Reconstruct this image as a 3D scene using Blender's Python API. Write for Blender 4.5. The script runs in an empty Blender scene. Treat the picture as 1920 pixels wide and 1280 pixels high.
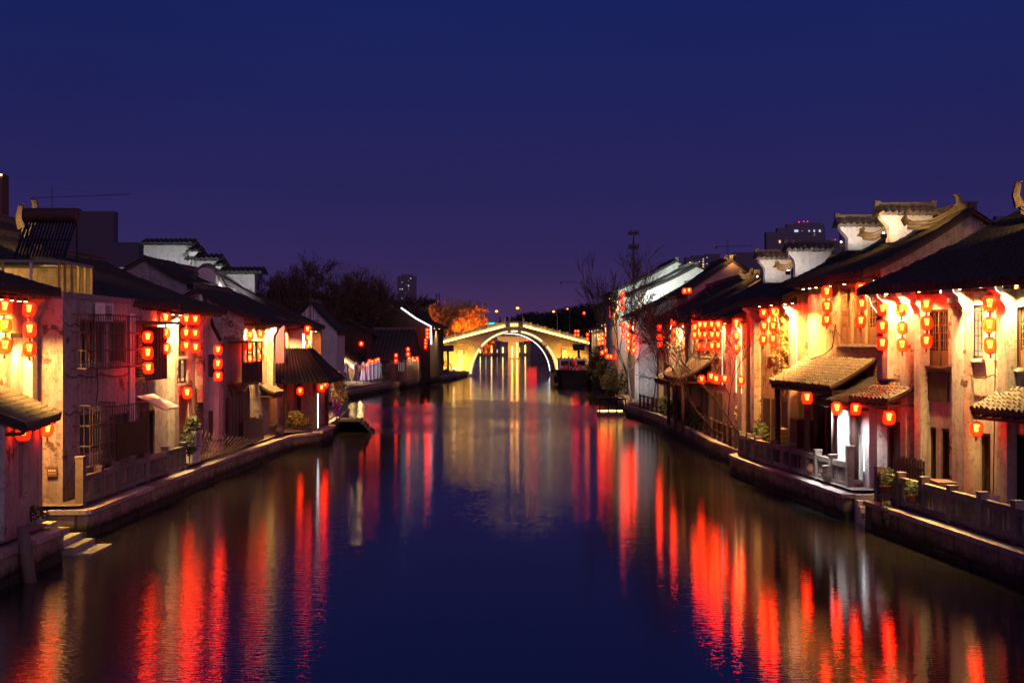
import bpy, bmesh, math, random
from mathutils import Vector, Matrix
R = random.Random(7)
rad = math.radians
scene = bpy.context.scene
C = scene.collection

# ---------------------------------------------------------------- camera, sky, exposure
F = 2400.0      # focal length in photograph pixels (45 mm on a 36 mm sensor)
H = 5.4         # eye height above the water
cam = bpy.data.objects.new('camera', bpy.data.cameras.new('camera')); C.objects.link(cam)
cam.data.lens = 45; cam.data.sensor_width = 36; cam.data.clip_end = 6000; cam.data.clip_start = 0.5
cam.location = (0, 0, H); cam.rotation_euler = (rad(90), 0, 0)
scene.camera = cam
world = bpy.data.worlds.new('World'); scene.world = world; world.use_nodes = True
wn = world.node_tree.nodes; wl = world.node_tree.links
bg = wn['Background']
tc = wn.new('ShaderNodeTexCoord'); sx = wn.new('ShaderNodeSeparateXYZ'); cr = wn.new('ShaderNodeValToRGB')
wl.new(tc.outputs['Generated'], sx.inputs[0]); wl.new(sx.outputs['Z'], cr.inputs[0]); wl.new(cr.outputs[0], bg.inputs[0])
SKY = [(0.0, (.070, .028, .094)), (.022, (.060, .028, .100)), (.06, (.033, .021, .098)), (.12, (.0205, .0172, .098)), (.19, (.0130, .0160, .102)), (.27, (.0085, .0160, .108)), (1.0, (.007, .011, .075))]
e = cr.color_ramp.elements
while len(e) < len(SKY): e.new(.5)
for k, (p, c) in enumerate(SKY): e[k].position = p; e[k].color = (*c, 1)
sn = wn.new('ShaderNodeTexNoise'); sn.inputs['Scale'].default_value = 2.2; sn.inputs['Detail'].default_value = 4; sm_ = wn.new('ShaderNodeMapping'); sm_.inputs['Scale'].default_value = (1, 1, 4)
wl.new(tc.outputs['Generated'], sm_.inputs[0]); wl.new(sm_.outputs[0], sn.inputs['Vector'])
sr = wn.new('ShaderNodeMapRange'); sr.inputs[3].default_value = .86; sr.inputs[4].default_value = 1.14; wl.new(sn.outputs['Fac'], sr.inputs[0]); wl.new(sr.outputs[0], bg.inputs[1])
sun = bpy.data.objects.new('afterglow', bpy.data.lights.new('afterglow', 'SUN')); C.objects.link(sun)  # added weak fill from behind the camera, turned towards the left-bank walls
sun.data.energy = 0.52; sun.data.angle = rad(70); sun.data.color = (1.0, .55, .72)
sun.rotation_euler = (rad(74), 0, rad(28))
vs = scene.view_settings
vs.view_transform = 'Standard'; vs.look = 'None'; vs.exposure = 0; vs.gamma = 1; vs.use_curve_mapping = False
scene.render.engine = 'CYCLES'
cy = scene.cycles
cy.use_denoising = True
try: cy.denoiser = 'OPENIMAGEDENOISE'
except Exception: pass
cy.use_light_tree = True; cy.max_bounces = 6; cy.diffuse_bounces = 2; cy.glossy_bounces = 3; cy.transmission_bounces = 2
cy.transparent_max_bounces = 8; cy.sample_clamp_indirect = 4; cy.sample_clamp_direct = 0
cy.caustics_reflective = False; cy.caustics_refractive = False

# ---------------------------------------------------------------- materials
M = {}
def newmat(name):
    m = bpy.data.materials.new(name); m.use_nodes = True; M[name] = m
    nt = m.node_tree; return m, nt.nodes, nt.links, nt.nodes['Principled BSDF']
def texco(n, l, scale=(1, 1, 1)):
    g = n.new('ShaderNodeNewGeometry'); mp = n.new('ShaderNodeMapping'); mp.inputs['Scale'].default_value = scale
    l.new(g.outputs['Position'], mp.inputs[0]); return mp.outputs[0]
def noise(n, l, co, scale, detail=5, rough=.6, dist=0):
    t = n.new('ShaderNodeTexNoise'); t.inputs['Scale'].default_value = scale; t.inputs['Detail'].default_value = detail
    t.inputs['Roughness'].default_value = rough; t.inputs['Distortion'].default_value = dist; l.new(co, t.inputs['Vector']); return t.outputs['Fac']
def ramp(n, l, f, stops):
    r = n.new('ShaderNodeValToRGB'); l.new(f, r.inputs[0]); e = r.color_ramp.elements
    while len(e) < len(stops): e.new(.5)
    for k, (p, c) in enumerate(stops): e[k].position = p; e[k].color = (*c, 1) if len(c) == 3 else c
    return r.outputs[0]
def mixc(n, l, f, a, b, mode='MIX'):
    m = n.new('ShaderNodeMix'); m.data_type = 'RGBA'; m.blend_type = mode
    for s, v in ((m.inputs[0], f), (m.inputs[6], a), (m.inputs[7], b)):
        if isinstance(v, (int, float)): s.default_value = v
        elif isinstance(v, tuple): s.default_value = (*v, 1)
        else: l.new(v, s)
    return m.outputs[2]
def bump(n, l, b, h, strength=.4, dist=.02):
    k = n.new('ShaderNodeBump'); k.inputs['Strength'].default_value = strength; k.inputs['Distance'].default_value = dist
    l.new(h, k.inputs['Height']); l.new(k.outputs[0], b.inputs['Normal'])
def plaster(name, c1, c2, dirt, amt=.6, rough=.9):
    m, n, l, b = newmat(name)
    co = texco(n, l); cs = texco(n, l, (3.2, 3.2, .35))
    base = mixc(n, l, ramp(n, l, noise(n, l, co, .9, 7, .68), [(.35, (0, 0, 0)), (.65, (1, 1, 1))]), c1, c2)
    st = ramp(n, l, noise(n, l, cs, 1.6, 6, .7), [(.50, (0, 0, 0)), (.74, (amt,) * 3)])
    col = mixc(n, l, st, base, dirt)
    sp = ramp(n, l, noise(n, l, co, 5.5, 8, .75), [(.50, (0, 0, 0)), (.66, (amt * .9,) * 3)])
    col = mixc(n, l, sp, col, dirt)
    # grime rises from the damp ground
    g = n.new('ShaderNodeNewGeometry'); s = n.new('ShaderNodeSeparateXYZ'); l.new(g.outputs['Position'], s.inputs[0])
    mr = n.new('ShaderNodeMapRange'); mr.inputs[1].default_value = .8; mr.inputs[2].default_value = 2.4; mr.inputs[3].default_value = .75; mr.inputs[4].default_value = 0
    l.new(s.outputs['Z'], mr.inputs[0])
    mm = n.new('ShaderNodeMath'); mm.operation = 'MULTIPLY'; l.new(mr.outputs[0], mm.inputs[0]); l.new(noise(n, l, co, 2.2, 6, .7), mm.inputs[1])
    col = mixc(n, l, mm.outputs[0], col, dirt)
    l.new(col, b.inputs['Base Color']); b.inputs['Roughness'].default_value = rough
    bump(n, l, b, noise(n, l, co, 9, 8, .7), .5, .03)
    if name in ('white_plaster', 'cream_plaster', 'aged_plaster', 'grime_plaster', 'ochre_plaster', 'pink_plaster'):     # fallen plaster shows the brick
        s2 = n.new('ShaderNodeSeparateXYZ'); l.new(g.outputs['Position'], s2.inputs[0]); ad_ = n.new('ShaderNodeMath'); l.new(s2.outputs['X'], ad_.inputs[0]); l.new(s2.outputs['Y'], ad_.inputs[1])
        cb = n.new('ShaderNodeCombineXYZ'); l.new(ad_.outputs[0], cb.inputs[0]); l.new(s2.outputs['Z'], cb.inputs[1]); bt = n.new('ShaderNodeTexBrick'); l.new(cb.outputs[0], bt.inputs['Vector'])
        bt.inputs['Scale'].default_value = 1; bt.inputs['Brick Width'].default_value = .26; bt.inputs['Row Height'].default_value = .08; bt.inputs['Mortar Size'].default_value = .008
        bt.inputs['Color1'].default_value = (.13, .08, .06, 1); bt.inputs['Color2'].default_value = (.20, .12, .09, 1); bt.inputs['Mortar'].default_value = (.06, .05, .045, 1)
        mk = ramp(n, l, noise(n, l, co, .75, 9, .72), [(.585, (0, 0, 0)), (.605, (1, 1, 1))]); l.new(mixc(n, l, mk, col, bt.outputs['Color']), b.inputs['Base Color'])
    return m
plaster('white_plaster', (.60, .57, .52), (.44, .41, .37), (.14, .11, .09), .8)
plaster('cream_plaster', (.60, .54, .45), (.46, .40, .32), (.15, .11, .08), .65)
plaster('aged_plaster', (.46, .42, .38), (.34, .30, .27), (.10, .085, .07), .85)
plaster('grime_plaster', (.52, .47, .44), (.38, .34, .32), (.09, .07, .06), .8)
plaster('grey_plaster', (.34, .33, .33), (.24, .23, .23), (.09, .085, .08), .8)
plaster('pale_plaster', (.66, .66, .64), (.55, .55, .53), (.20, .20, .18), .45)
plaster('ochre_plaster', (.46, .31, .19), (.34, .21, .12), (.10, .06, .04), .9)
plaster('pink_plaster', (.48, .34, .33), (.38, .26, .25), (.12, .08, .08), .6)
def wood(name, c1, c2, rough=.65):
    m, n, l, b = newmat(name); cs = texco(n, l, (9, 9, .7))
    f = noise(n, l, cs, 2.2, 6, .7)
    l.new(ramp(n, l, f, [(.3, c1), (.7, c2)]), b.inputs['Base Color']); b.inputs['Roughness'].default_value = rough
    bump(n, l, b, f, .4, .01); return m
wood('brown_wood', (.13, .055, .025), (.22, .11, .05))
wood('dark_wood', (.035, .018, .014), (.075, .04, .028))
wood('weathered_wood', (.10, .075, .06), (.20, .16, .13), .85)
def stone(name, c1, c2, dirt, scale=2.0):
    m, n, l, b = newmat(name); co = texco(n, l)
    oi = n.new('ShaderNodeObjectInfo')
    base = ramp(n, l, noise(n, l, co, scale, 7, .7), [(.3, c1), (.7, c2)])
    sp = ramp(n, l, noise(n, l, co, scale * 3.1, 8, .75), [(.50, (0, 0, 0)), (.68, (.8,) * 3)])
    col = mixc(n, l, sp, base, dirt)
    if name == 'quay_stone':
        g = n.new('ShaderNodeNewGeometry'); s = n.new('ShaderNodeSeparateXYZ'); l.new(g.outputs['Position'], s.inputs[0]); ma = n.new('ShaderNodeMath'); ma.operation = 'MULTIPLY_ADD'
        l.new(noise(n, l, co, 2.5, 5, .7), ma.inputs[0]); ma.inputs[1].default_value = -.5; l.new(s.outputs['Z'], ma.inputs[2])
        col = mixc(n, l, ramp(n, l, ma.outputs[0], [(0.0, (1, 1, 1)), (.22, (0, 0, 0))]), col, (.022, .026, .014))
    vr = n.new('ShaderNodeMapRange'); l.new(oi.outputs['Random'], vr.inputs[0]); vr.inputs[3].default_value = .65; vr.inputs[4].default_value = 1.25
    mu = n.new('ShaderNodeVectorMath'); mu.operation = 'SCALE'; l.new(col, mu.inputs[0]); l.new(vr.outputs[0], mu.inputs['Scale'])
    l.new(mu.outputs[0], b.inputs['Base Color']); b.inputs['Roughness'].default_value = .85
    bump(n, l, b, noise(n, l, co, 7, 8, .7), .7, .03); return m
stone('quay_stone', (.22, .18, .14), (.34, .28, .22), (.07, .065, .045))
stone('pale_stone', (.36, .33, .30), (.46, .42, .38), (.16, .14, .12))
stone('bridge_stone', (.40, .30, .18), (.50, .38, .24), (.12, .09, .06), 1.2)
stone('arch_stone', (.55, .50, .40), (.66, .60, .48), (.22, .20, .12), 1.6)
stone('rail_stone', (.20, .17, .145), (.29, .25, .215), (.08, .07, .055), 2.4)
stone('paving', (.12, .11, .10), (.20, .18, .16), (.06, .055, .05), 1.0)
stone('joint_stone', (.05, .04, .035), (.08, .07, .055), (.03, .03, .02))
def tiles(name, c1, c2, moss):
    m, n, l, b = newmat(name); co = texco(n, l)
    base = ramp(n, l, noise(n, l, co, 6, 6, .7), [(.3, c1), (.7, c2)])
    sp = ramp(n, l, noise(n, l, co, 1.7, 8, .7), [(.52, (0, 0, 0)), (.66, (.7,) * 3)])
    l.new(mixc(n, l, sp, base, moss), b.inputs['Base Color']); b.inputs['Roughness'].default_value = .9
    bump(n, l, b, noise(n, l, co, 14, 5, .7), .5, .02); return m
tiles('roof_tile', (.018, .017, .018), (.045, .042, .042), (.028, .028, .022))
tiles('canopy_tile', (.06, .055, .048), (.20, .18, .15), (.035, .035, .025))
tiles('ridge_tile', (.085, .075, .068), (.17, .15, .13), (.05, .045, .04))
def plain(name, c, rough=.7, metal=0, spec=.5):
    m, n, l, b = newmat(name); b.inputs['Roughness'].default_value = rough; b.inputs['Metallic'].default_value = metal
    co = texco(n, l); f = noise(n, l, co, 4, 5, .6)
    l.new(ramp(n, l, f, [(.3, tuple(x * .75 for x in c)), (.7, tuple(min(1, x * 1.2) for x in c))]), b.inputs['Base Color']); return m
plain('black_metal', (.02, .02, .022), .5, .6); plain('rusty_metal', (.10, .05, .035), .7, .4); plain('steel', (.35, .35, .36), .35, .8)
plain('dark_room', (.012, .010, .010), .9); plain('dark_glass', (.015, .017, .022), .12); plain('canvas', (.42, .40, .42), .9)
plain('bark', (.07, .05, .045), .95); plain('twig', (.09, .055, .045), .95); plain('willow_twig', (.38, .24, .08), .9)
plain('leaf', (.05, .075, .03), .7); plain('dark_leaf', (.018, .03, .016), .8); plain('yellow_leaf', (.25, .20, .04), .7)
plain('ivy_leaf', (.42, .27, .06), .7); plain('white_paint', (.72, .70, .70), .5); plain('red_paint', (.45, .02, .03), .5); plain('hull_paint', (.02, .022, .03), .4)
plain('terracotta', (.28, .11, .06), .85); plain('concrete', (.28, .26, .25), .9); plain('far_wall', (.16, .14, .20), .95); plain('far_dark', (.09, .08, .12), .95)
plain('purple_flower', (.30, .05, .55), .7); plain('rubber', (.015, .015, .015), .9); plain('soil', (.05, .045, .035), .95); plain('gold_paint', (.55, .35, .10), .5)
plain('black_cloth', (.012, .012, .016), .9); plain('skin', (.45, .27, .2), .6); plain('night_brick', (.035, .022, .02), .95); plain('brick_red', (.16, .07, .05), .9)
def emis(name, c, s, tint=None):
    m = bpy.data.materials.new(name); m.use_nodes = True; M[name] = m; n = m.node_tree.nodes; l = m.node_tree.links
    n.remove(n['Principled BSDF']); em = n.new('ShaderNodeEmission'); em.inputs[0].default_value = (*c, 1); em.inputs[1].default_value = s
    out = n['Material Output']
    if tint:      # glowing cloth that also lets the bulb inside show through
        tr = n.new('ShaderNodeBsdfTransparent'); tr.inputs[0].default_value = (*tint, 1); ad = n.new('ShaderNodeAddShader')
        l.new(em.outputs[0], ad.inputs[0]); l.new(tr.outputs[0], ad.inputs[1]); l.new(ad.outputs[0], out.inputs[0])
    else: l.new(em.outputs[0], out.inputs[0])
    if name == 'lantern_cloth':      # every bulb burns a little differently
        oi = n.new('ShaderNodeObjectInfo'); vr = n.new('ShaderNodeMapRange'); vr.inputs[3].default_value = s * .65; vr.inputs[4].default_value = s * 1.35; l.new(oi.outputs['Random'], vr.inputs[0]); l.new(vr.outputs[0], em.inputs[1])
    return m
emis('lantern_cloth', (1, .005, .0008), 8.5, (.85, .36, .10))
emis('bulb_glow', (.6, 1.0, .62), 3.2)
emis('lamp_warm', (1, .72, .36), 25); emis('lamp_cold', (.85, 1, .92), 25); emis('lamp_orange', (1, .36, .05), 14); emis('far_lamp_orange', (1, .34, .04), 5)
emis('led_warm', (1, .62, .16), 7); emis('arch_glow', (1, .62, .26), 2.3); emis('led_white', (1, .80, .62), 2.2); emis('led_cyan', (.02, .75, .75), 2.2); emis('led_gold', (1, .56, .10), 8)
emis('led_cold', (.9, .93, 1), 3)
emis('window_warm', (1, .62, .25), 1.2); emis('window_cold', (.7, .8, 1), .9); emis('window_dim', (.9, .7, .6), .25); emis('beacon_red', (1, .02, .03), 4); emis('plaque_glow', (1, .70, .22), 2.0)
emis('room_warm', (1, .52, .16), 1.2)
# murky canal water: ripples over a brown-green body, calmer and rougher stretches
m, n, l, b = newmat('canal_water')
b.inputs['Base Color'].default_value = (.017, .016, .013, 1); b.inputs['IOR'].default_value = 2.25
co = texco(n, l); big = noise(n, l, texco(n, l, (.7, .10, 1)), .11, 3, .5, .6)
fine = noise(n, l, texco(n, l, (.5, 1.6, 1)), 7.0, 3, .55)
mid = noise(n, l, texco(n, l, (.2, 1.3, 1)), .9, 2, .5)
ad = n.new('ShaderNodeMath'); ad.operation = 'MULTIPLY_ADD'; l.new(mid, ad.inputs[0]); ad.inputs[1].default_value = .5; l.new(fine, ad.inputs[2])
rr = n.new('ShaderNodeMapRange'); l.new(big, rr.inputs[0]); rr.inputs[1].default_value = .42; rr.inputs[2].default_value = .60; rr.inputs[3].default_value = .04; rr.inputs[4].default_value = .07
l.new(rr.outputs[0], b.inputs['Roughness'])
bs = n.new('ShaderNodeMapRange'); l.new(big, bs.inputs[0]); bs.inputs[1].default_value = .42; bs.inputs[2].default_value = .60; bs.inputs[3].default_value = .07; bs.inputs[4].default_value = .20
g = n.new('ShaderNodeNewGeometry'); s = n.new('ShaderNodeSeparateXYZ'); l.new(g.outputs['Position'], s.inputs[0])     # a gust has roughened one stretch before the bridge
wy = n.new('ShaderNodeMath'); wy.operation = 'MULTIPLY_ADD'; l.new(noise(n, l, texco(n, l, (.12, .05, 1)), 1.0, 4, .55), wy.inputs[0]); wy.inputs[1].default_value = 70; l.new(s.outputs['Y'], wy.inputs[2])
wm = n.new('ShaderNodeMapRange'); l.new(wy.outputs[0], wm.inputs[0]); wm.inputs[1].default_value = 108; wm.inputs[2].default_value = 152; wm.inputs[3].default_value = 0; wm.inputs[4].default_value = 1
wr = n.new('ShaderNodeValToRGB'); l.new(wm.outputs[0], wr.inputs[0]); we = wr.color_ramp.elements; we[0].position = .05; we[0].color = (0, 0, 0, 1); we[1].position = .38; we[1].color = (1, 1, 1, 1); w3 = we.new(.66); w3.color = (1, 1, 1, 1); w4 = we.new(.95); w4.color = (0, 0, 0, 1)
def addm(a_, f_):
    k_ = n.new('ShaderNodeMath'); k_.operation = 'MULTIPLY_ADD'; l.new(wr.outputs[0], k_.inputs[0]); k_.inputs[1].default_value = f_; l.new(a_, k_.inputs[2]); return k_.outputs[0]
l.new(addm(rr.outputs[0], .10), b.inputs['Roughness'])
k = n.new('ShaderNodeBump'); k.inputs['Distance'].default_value = .05; l.new(addm(bs.outputs[0], .4), k.inputs['Strength']); l.new(ad.outputs[0], k.inputs['Height']); l.new(k.outputs[0], b.inputs['Normal'])

# ---------------------------------------------------------------- geometry helpers
class Fr:                       # a vertical frame: a along, b outward, z up
    def __init__(s, A, B=None, side=0, u=None, n=None):
        s.A = Vector(A)
        if B is not None:
            d = Vector(B) - s.A; s.L = d.length; s.u = d / s.L
            s.n = Vector((-s.u.y, s.u.x)) if side > 0 else Vector((s.u.y, -s.u.x))
        else: s.u = Vector(u); s.n = Vector(n); s.L = 0
    def P(s, a, b, z):
        q = s.A + s.u * a + s.n * b; return Vector((q.x, q.y, z))
    def a(s, px, b=0):          # where the sight line of pixel column px meets the plane
        kx = (px - 960) / F; q = s.A + s.n * b
        return (kx * q.y - q.x) / (s.u.x - kx * s.u.y)
    def z(s, px, py, b=0):
        y = s.P(s.a(px, b), b, 0).y; return H + (640 - py) * y / F
    def at(s, px, py, b=0):
        return s.P(s.a(px, b), b, s.z(px, py, b))
W = Fr((0, 0), u=(1, 0), n=(0, 1))
def at(px, py, Y): return Vector(((px - 960) / F * Y, Y, H + (640 - py) / F * Y))
ORG = {}
def tag(o, label=None, cat=None, group=None, kind=None):
    if label: o['label'] = label
    if cat: o['category'] = cat
    if group: o['group'] = group
    if kind: o['kind'] = kind
    return o
def thing(name, loc, label, cat, group=None):
    o = bpy.data.objects.new(name, None); C.objects.link(o); o.location = loc; o.empty_display_size = .3
    ORG[o.name] = Vector(loc); return tag(o, label, cat, group)
def inst(name, mesh, parent, loc, rz=0, sc=None, rot=None):
    o = bpy.data.objects.new(name, mesh); C.objects.link(o)
    if parent: o.parent = parent; org = ORG[parent.name]
    else: org = Vector((0, 0, 0))
    o.location = Vector(loc) - org; o.rotation_euler = rot or (0, 0, rz)
    if sc: o.scale = sc
    ORG[o.name] = org; return o
class MB:
    def __init__(s): s.v = []; s.f = []
    def poly(s, pts):
        k = len(s.v); s.v += [tuple(p) for p in pts]; s.f.append(tuple(range(k, k + len(pts)))); return s
    def hexa(s, p):             # 8 points: bottom 4, top 4
        k = len(s.v); s.v += [tuple(q) for q in p]
        for q in ((0, 1, 2, 3), (7, 6, 5, 4), (0, 4, 5, 1), (1, 5, 6, 2), (2, 6, 7, 3), (3, 7, 4, 0)): s.f.append(tuple(k + i for i in q))
        return s
    def box(s, fr, a0, a1, b0, b1, z0, z1):
        P = fr.P; return s.hexa([P(a0, b0, z0), P(a1, b0, z0), P(a1, b1, z0), P(a0, b1, z0), P(a0, b0, z1), P(a1, b0, z1), P(a1, b1, z1), P(a0, b1, z1)])
    def extr(s, pts, vec):      # polygon swept by vec
        k = len(s.v); m = len(pts); vec = Vector(vec)
        s.v += [tuple(p) for p in pts] + [tuple(Vector(p) + vec) for p in pts]
        s.f.append(tuple(range(k, k + m))); s.f.append(tuple(range(k + 2 * m - 1, k + m - 1, -1)))
        for i in range(m): j = (i + 1) % m; s.f.append((k + i, k + j, k + m + j, k + m + i))
        return s
    def tube(s, pts, r, n=6):
        pts = [Vector(p) for p in pts]; rs = r if isinstance(r, (list, tuple)) else [r] * len(pts); k = len(s.v)
        for i, p in enumerate(pts):
            t = (pts[min(i + 1, len(pts) - 1)] - pts[max(i - 1, 0)]).normalized()
            x = t.cross(Vector((0, 0, 1)) if abs(t.z) < .9 else Vector((1, 0, 0))).normalized(); y = t.cross(x)
            for j in range(n):
                w = 2 * math.pi * j / n; s.v.append(tuple(p + (x * math.cos(w) + y * math.sin(w)) * rs[i]))
        for i in range(len(pts) - 1):
            for j in range(n):
                a = k + i * n + j; b = k + i * n + (j + 1) % n; s.f.append((a, b, b + n, a + n))
        s.f.append(tuple(k + j for j in range(n))[::-1]); s.f.append(tuple(k + (len(pts) - 1) * n + j for j in range(n))); return s
    def lathe(s, c, prof, n=12):
        k = len(s.v); c = Vector(c)
        for r, z in prof:
            for j in range(n): w = 2 * math.pi * j / n; s.v.append((c.x + r * math.cos(w), c.y + r * math.sin(w), c.z + z))
        for i in range(len(prof) - 1):
            for j in range(n):
                a = k + i * n + j; b = k + i * n + (j + 1) % n; s.f.append((a, b, b + n, a + n))
        s.f.append(tuple(k + j for j in range(n))[::-1]); s.f.append(tuple(k + (len(prof) - 1) * n + j for j in range(n))); return s
    def mesh(s, name, mat, org=(0, 0, 0), smooth=False, fix=True):
        me = bpy.data.meshes.new(name); o = Vector(org)
        me.from_pydata([(v[0] - o.x, v[1] - o.y, v[2] - o.z) for v in s.v], [], s.f)
        if fix and len(s.f) < 60000:
            bm = bmesh.new(); bm.from_mesh(me); bmesh.ops.recalc_face_normals(bm, faces=bm.faces); bm.to_mesh(me); bm.free()
        if smooth: me.polygons.foreach_set('use_smooth', [True] * len(me.polygons))
        me.materials.append(M[mat]); return me
    def build(s, name, mat, parent=None, smooth=False, fix=True, **kw):
        org = ORG[parent.name] if parent else Vector((0, 0, 0))
        o = bpy.data.objects.new(name, s.mesh(name, mat, org, smooth, fix)); C.objects.link(o)
        if parent: o.parent = parent
        ORG[o.name] = org; tag(o, **kw); return o
def single(name, mb, mat, label, cat, loc, group=None, smooth=False):     # a thing that is one mesh, origin at its base
    o = bpy.data.objects.new(name, mb.mesh(name, mat, loc, smooth)); C.objects.link(o); o.location = loc; ORG[o.name] = Vector(loc); return tag(o, label, cat, group)
def copy_tree(o, parent=None):
    c = o.copy(); C.objects.link(c)
    if parent: c.parent = parent
    for ch in KIDS.get(o.name, [x for x in o.children]): copy_tree(ch, c)
    return c
KIDS = {}
def spot(parent, loc, to, power, color, size=70, blend=.6, r=.06, kind='SPOT'):
    ld = bpy.data.lights.new('lamp_light', kind); ld.energy = power; ld.color = color; ld.shadow_soft_size = r
    if kind == 'SPOT': ld.spot_size = rad(size); ld.spot_blend = blend
    o = bpy.data.objects.new('lamp_light', ld); C.objects.link(o)
    org = ORG[parent.name] if parent else Vector((0, 0, 0)); o.parent = parent; o.location = Vector(loc) - org
    d = Vector(to) - Vector(loc); o.rotation_euler = d.to_track_quat('-Z', 'Y').to_euler(); return o

# ---------------------------------------------------------------- building kit
def tile_sheet(fr, a0, a1, path, sp=.24, course=.24, lift=.03, jit=.012, amp=1.0, stp=.02):
    """Rows of half-round roof tiles: path is a list of (b, z) from the eave upward."""
    m = MB(); pts = [(Vector(p)) for p in path]
    seg = [(pts[i + 1] - pts[i]).length for i in range(len(pts) - 1)]; tot = sum(seg); nc = max(2, int(tot / course))
    def on(t):
        d = t * tot
        for i, s_ in enumerate(seg):
            if d <= s_ + 1e-6 or i == len(seg) - 1:
                q = pts[i] + (pts[i + 1] - pts[i]) * (d / s_); tn = (pts[i + 1] - pts[i]).normalized(); return q, tn
            d -= s_
    rows = []; q, tn = on(0)
    rows.append((q, Vector((-tn.y, tn.x)), -1))
    for k in range(nc):
        q, tn = on(k / nc); nn = Vector((-tn.y, tn.x));  nn = nn if nn.y > 0 else -nn
        rows.append((q, nn, stp)); q2, tn = on((k + .98) / nc); rows.append((q2, nn, 0))
    ncol = max(1, int(abs(a1 - a0) / sp)); step = (a1 - a0) / ncol
    prof = ((0, 0), (.28, .05), (.5, .085), (.72, .05)); cols = []
    for c in range(ncol):
        for (o, h) in prof: cols.append((a0 + (c + o) * step, h * amp, c))
    cols.append((a1, 0, ncol)); rj = [[R.uniform(-jit, jit) for _ in range(ncol + 1)] for _ in range(nc + 1)]
    for ri, (q, nn, ex) in enumerate(rows):
        if nn.y < 0: nn = -nn
        for (a, h, c) in cols:
            j = rj[ri // 2][c]
            if ex == -1: s_ = lift - .10 + h * .9; m.v.append(tuple(fr.P(a, q.x + .01, q.y + s_)))
            else:
                hh = lift + h + ex + j; m.v.append(tuple(fr.P(a + j, q.x + nn.x * hh, q.y + nn.y * hh)))
    w = len(cols)
    for i in range(len(rows) - 1):
        for j in range(w - 1): a = i * w + j; m.f.append((a, a + 1, a + w + 1, a + w))
    return m
def curve_path(b0, z0, b1, z1, sag=.12, n=5):
    return [(b0 + (b1 - b0) * i / n, z0 + (z1 - z0) * i / n - sag * 4 * (i / n) * (1 - i / n)) for i in range(n + 1)]
def facade(fr, a0, a1, z0, z1, ops, th=.22, b=0):
    """Front skin with real openings and their reveals."""
    m = MB(); A = sorted({a0, a1, *[max(a0, min(a1, v)) for o in ops for v in o[:2]]}); Z = sorted({z0, z1, *[max(z0, min(z1, v)) for o in ops for v in o[2:4]]})
    for i in range(len(A) - 1):
        for j in range(len(Z) - 1):
            ca = (A[i] + A[i + 1]) / 2; cz = (Z[j] + Z[j + 1]) / 2
            if not any(o[0] < ca < o[1] and o[2] < cz < o[3] for o in ops):
                m.poly([fr.P(A[i], b, Z[j]), fr.P(A[i + 1], b, Z[j]), fr.P(A[i + 1], b, Z[j + 1]), fr.P(A[i], b, Z[j + 1])])
    for o in ops:
        x0, x1, y0, y1 = o[:4]
        for p in (((x0, y0), (x1, y0)), ((x0, y1), (x1, y1)), ((x0, y0), (x0, y1)), ((x1, y0), (x1, y1))):
            m.poly([fr.P(p[0][0], b, p[0][1]), fr.P(p[1][0], b, p[1][1]), fr.P(p[1][0], b - th, p[1][1]), fr.P(p[0][0], b - th, p[0][1])])
    return m
def window(fr, root, o, style='plain', b=0, fm='dark_wood', gm='dark_glass', sill=True, name='window'):
    a0, a1, z0, z1 = o[:4]; w = a1 - a0; h = z1 - z0; t = min(.07, w * .12)
    f = MB()
    for q in ((a0, a0 + t, z0, z1), (a1 - t, a1, z0, z1), (a0 + t, a1 - t, z0, z0 + t), (a0 + t, a1 - t, z1 - t, z1)): f.box(fr, q[0], q[1], b - .16, b - .07, q[2], q[3])
    k = max(1, round(w / .75))
    for i in range(1, k): x = a0 + w * i / k; f.box(fr, x - .03, x + .03, b - .16, b - .08, z0 + t, z1 - t)
    win = f.build(name, fm, root)
    p = MB(); p.poly([fr.P(a0 + t, b - .14, z0 + t), fr.P(a1 - t, b - .14, z0 + t), fr.P(a1 - t, b - .14, z1 - t), fr.P(a0 + t, b - .14, z1 - t)]); p.build('pane', gm, win)
    if style in ('lattice', 'bars', 'slats', 'panel'):
        l_ = MB()
        if style == 'lattice':
            nx = max(3, int(w / .16)); nz = max(4, int(h / .2))
            for i in range(1, nx): x = a0 + t + (w - 2 * t) * i / nx; l_.box(fr, x - .01, x + .01, b - .13, b - .11, z0 + t + (h * .12 if i % 2 else 0), z1 - t - (0 if i % 2 else h * .12))
            for i in range(1, nz): z = z0 + h * i / nz; l_.box(fr, a0 + t + (w * .2 if i % 2 else 0), a1 - t - (0 if i % 2 else w * .2), b - .131, b - .109, z - .01, z + .01)
        elif style == 'bars':
            for i in range(1, int(w / .14) + 1): x = a0 + w * i / (int(w / .14) + 1); l_.box(fr, x - .012, x + .012, b - .12, b - .10, z0 + t, z1 - t)
        elif style == 'panel':
            for i in range(k):
                x0 = a0 + w * i / k + .1; x1 = a0 + w * (i + 1) / k - .1
                l_.box(fr, x0, x1, b - .13, b - .10, z0 + t, z0 + h * .3)
                for j in range(1, 4): x = x0 + (x1 - x0) * j / 4; l_.box(fr, x - .012, x + .012, b - .125, b - .105, z0 + h * .3, z1 - t)
                for j in range(5): z = z0 + h * (.34 + .13 * j); l_.box(fr, x0, x1, b - .123, b - .103, z - .01, z + .01)
        else:
            for i in range(1, int(h / .12)): z = z0 + .12 * i; l_.box(fr, a0 + t, a1 - t, b - .13, b - .09, z - .02, z + .02)
        l_.build('lattice', fm, win)
    if sill: s_ = MB(); s_.box(fr, a0 - .08, a1 + .08, b - .06, b + .10, z0 - .09, z0 - .005); s_.build('sill', 'pale_stone', win)
    return win
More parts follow.
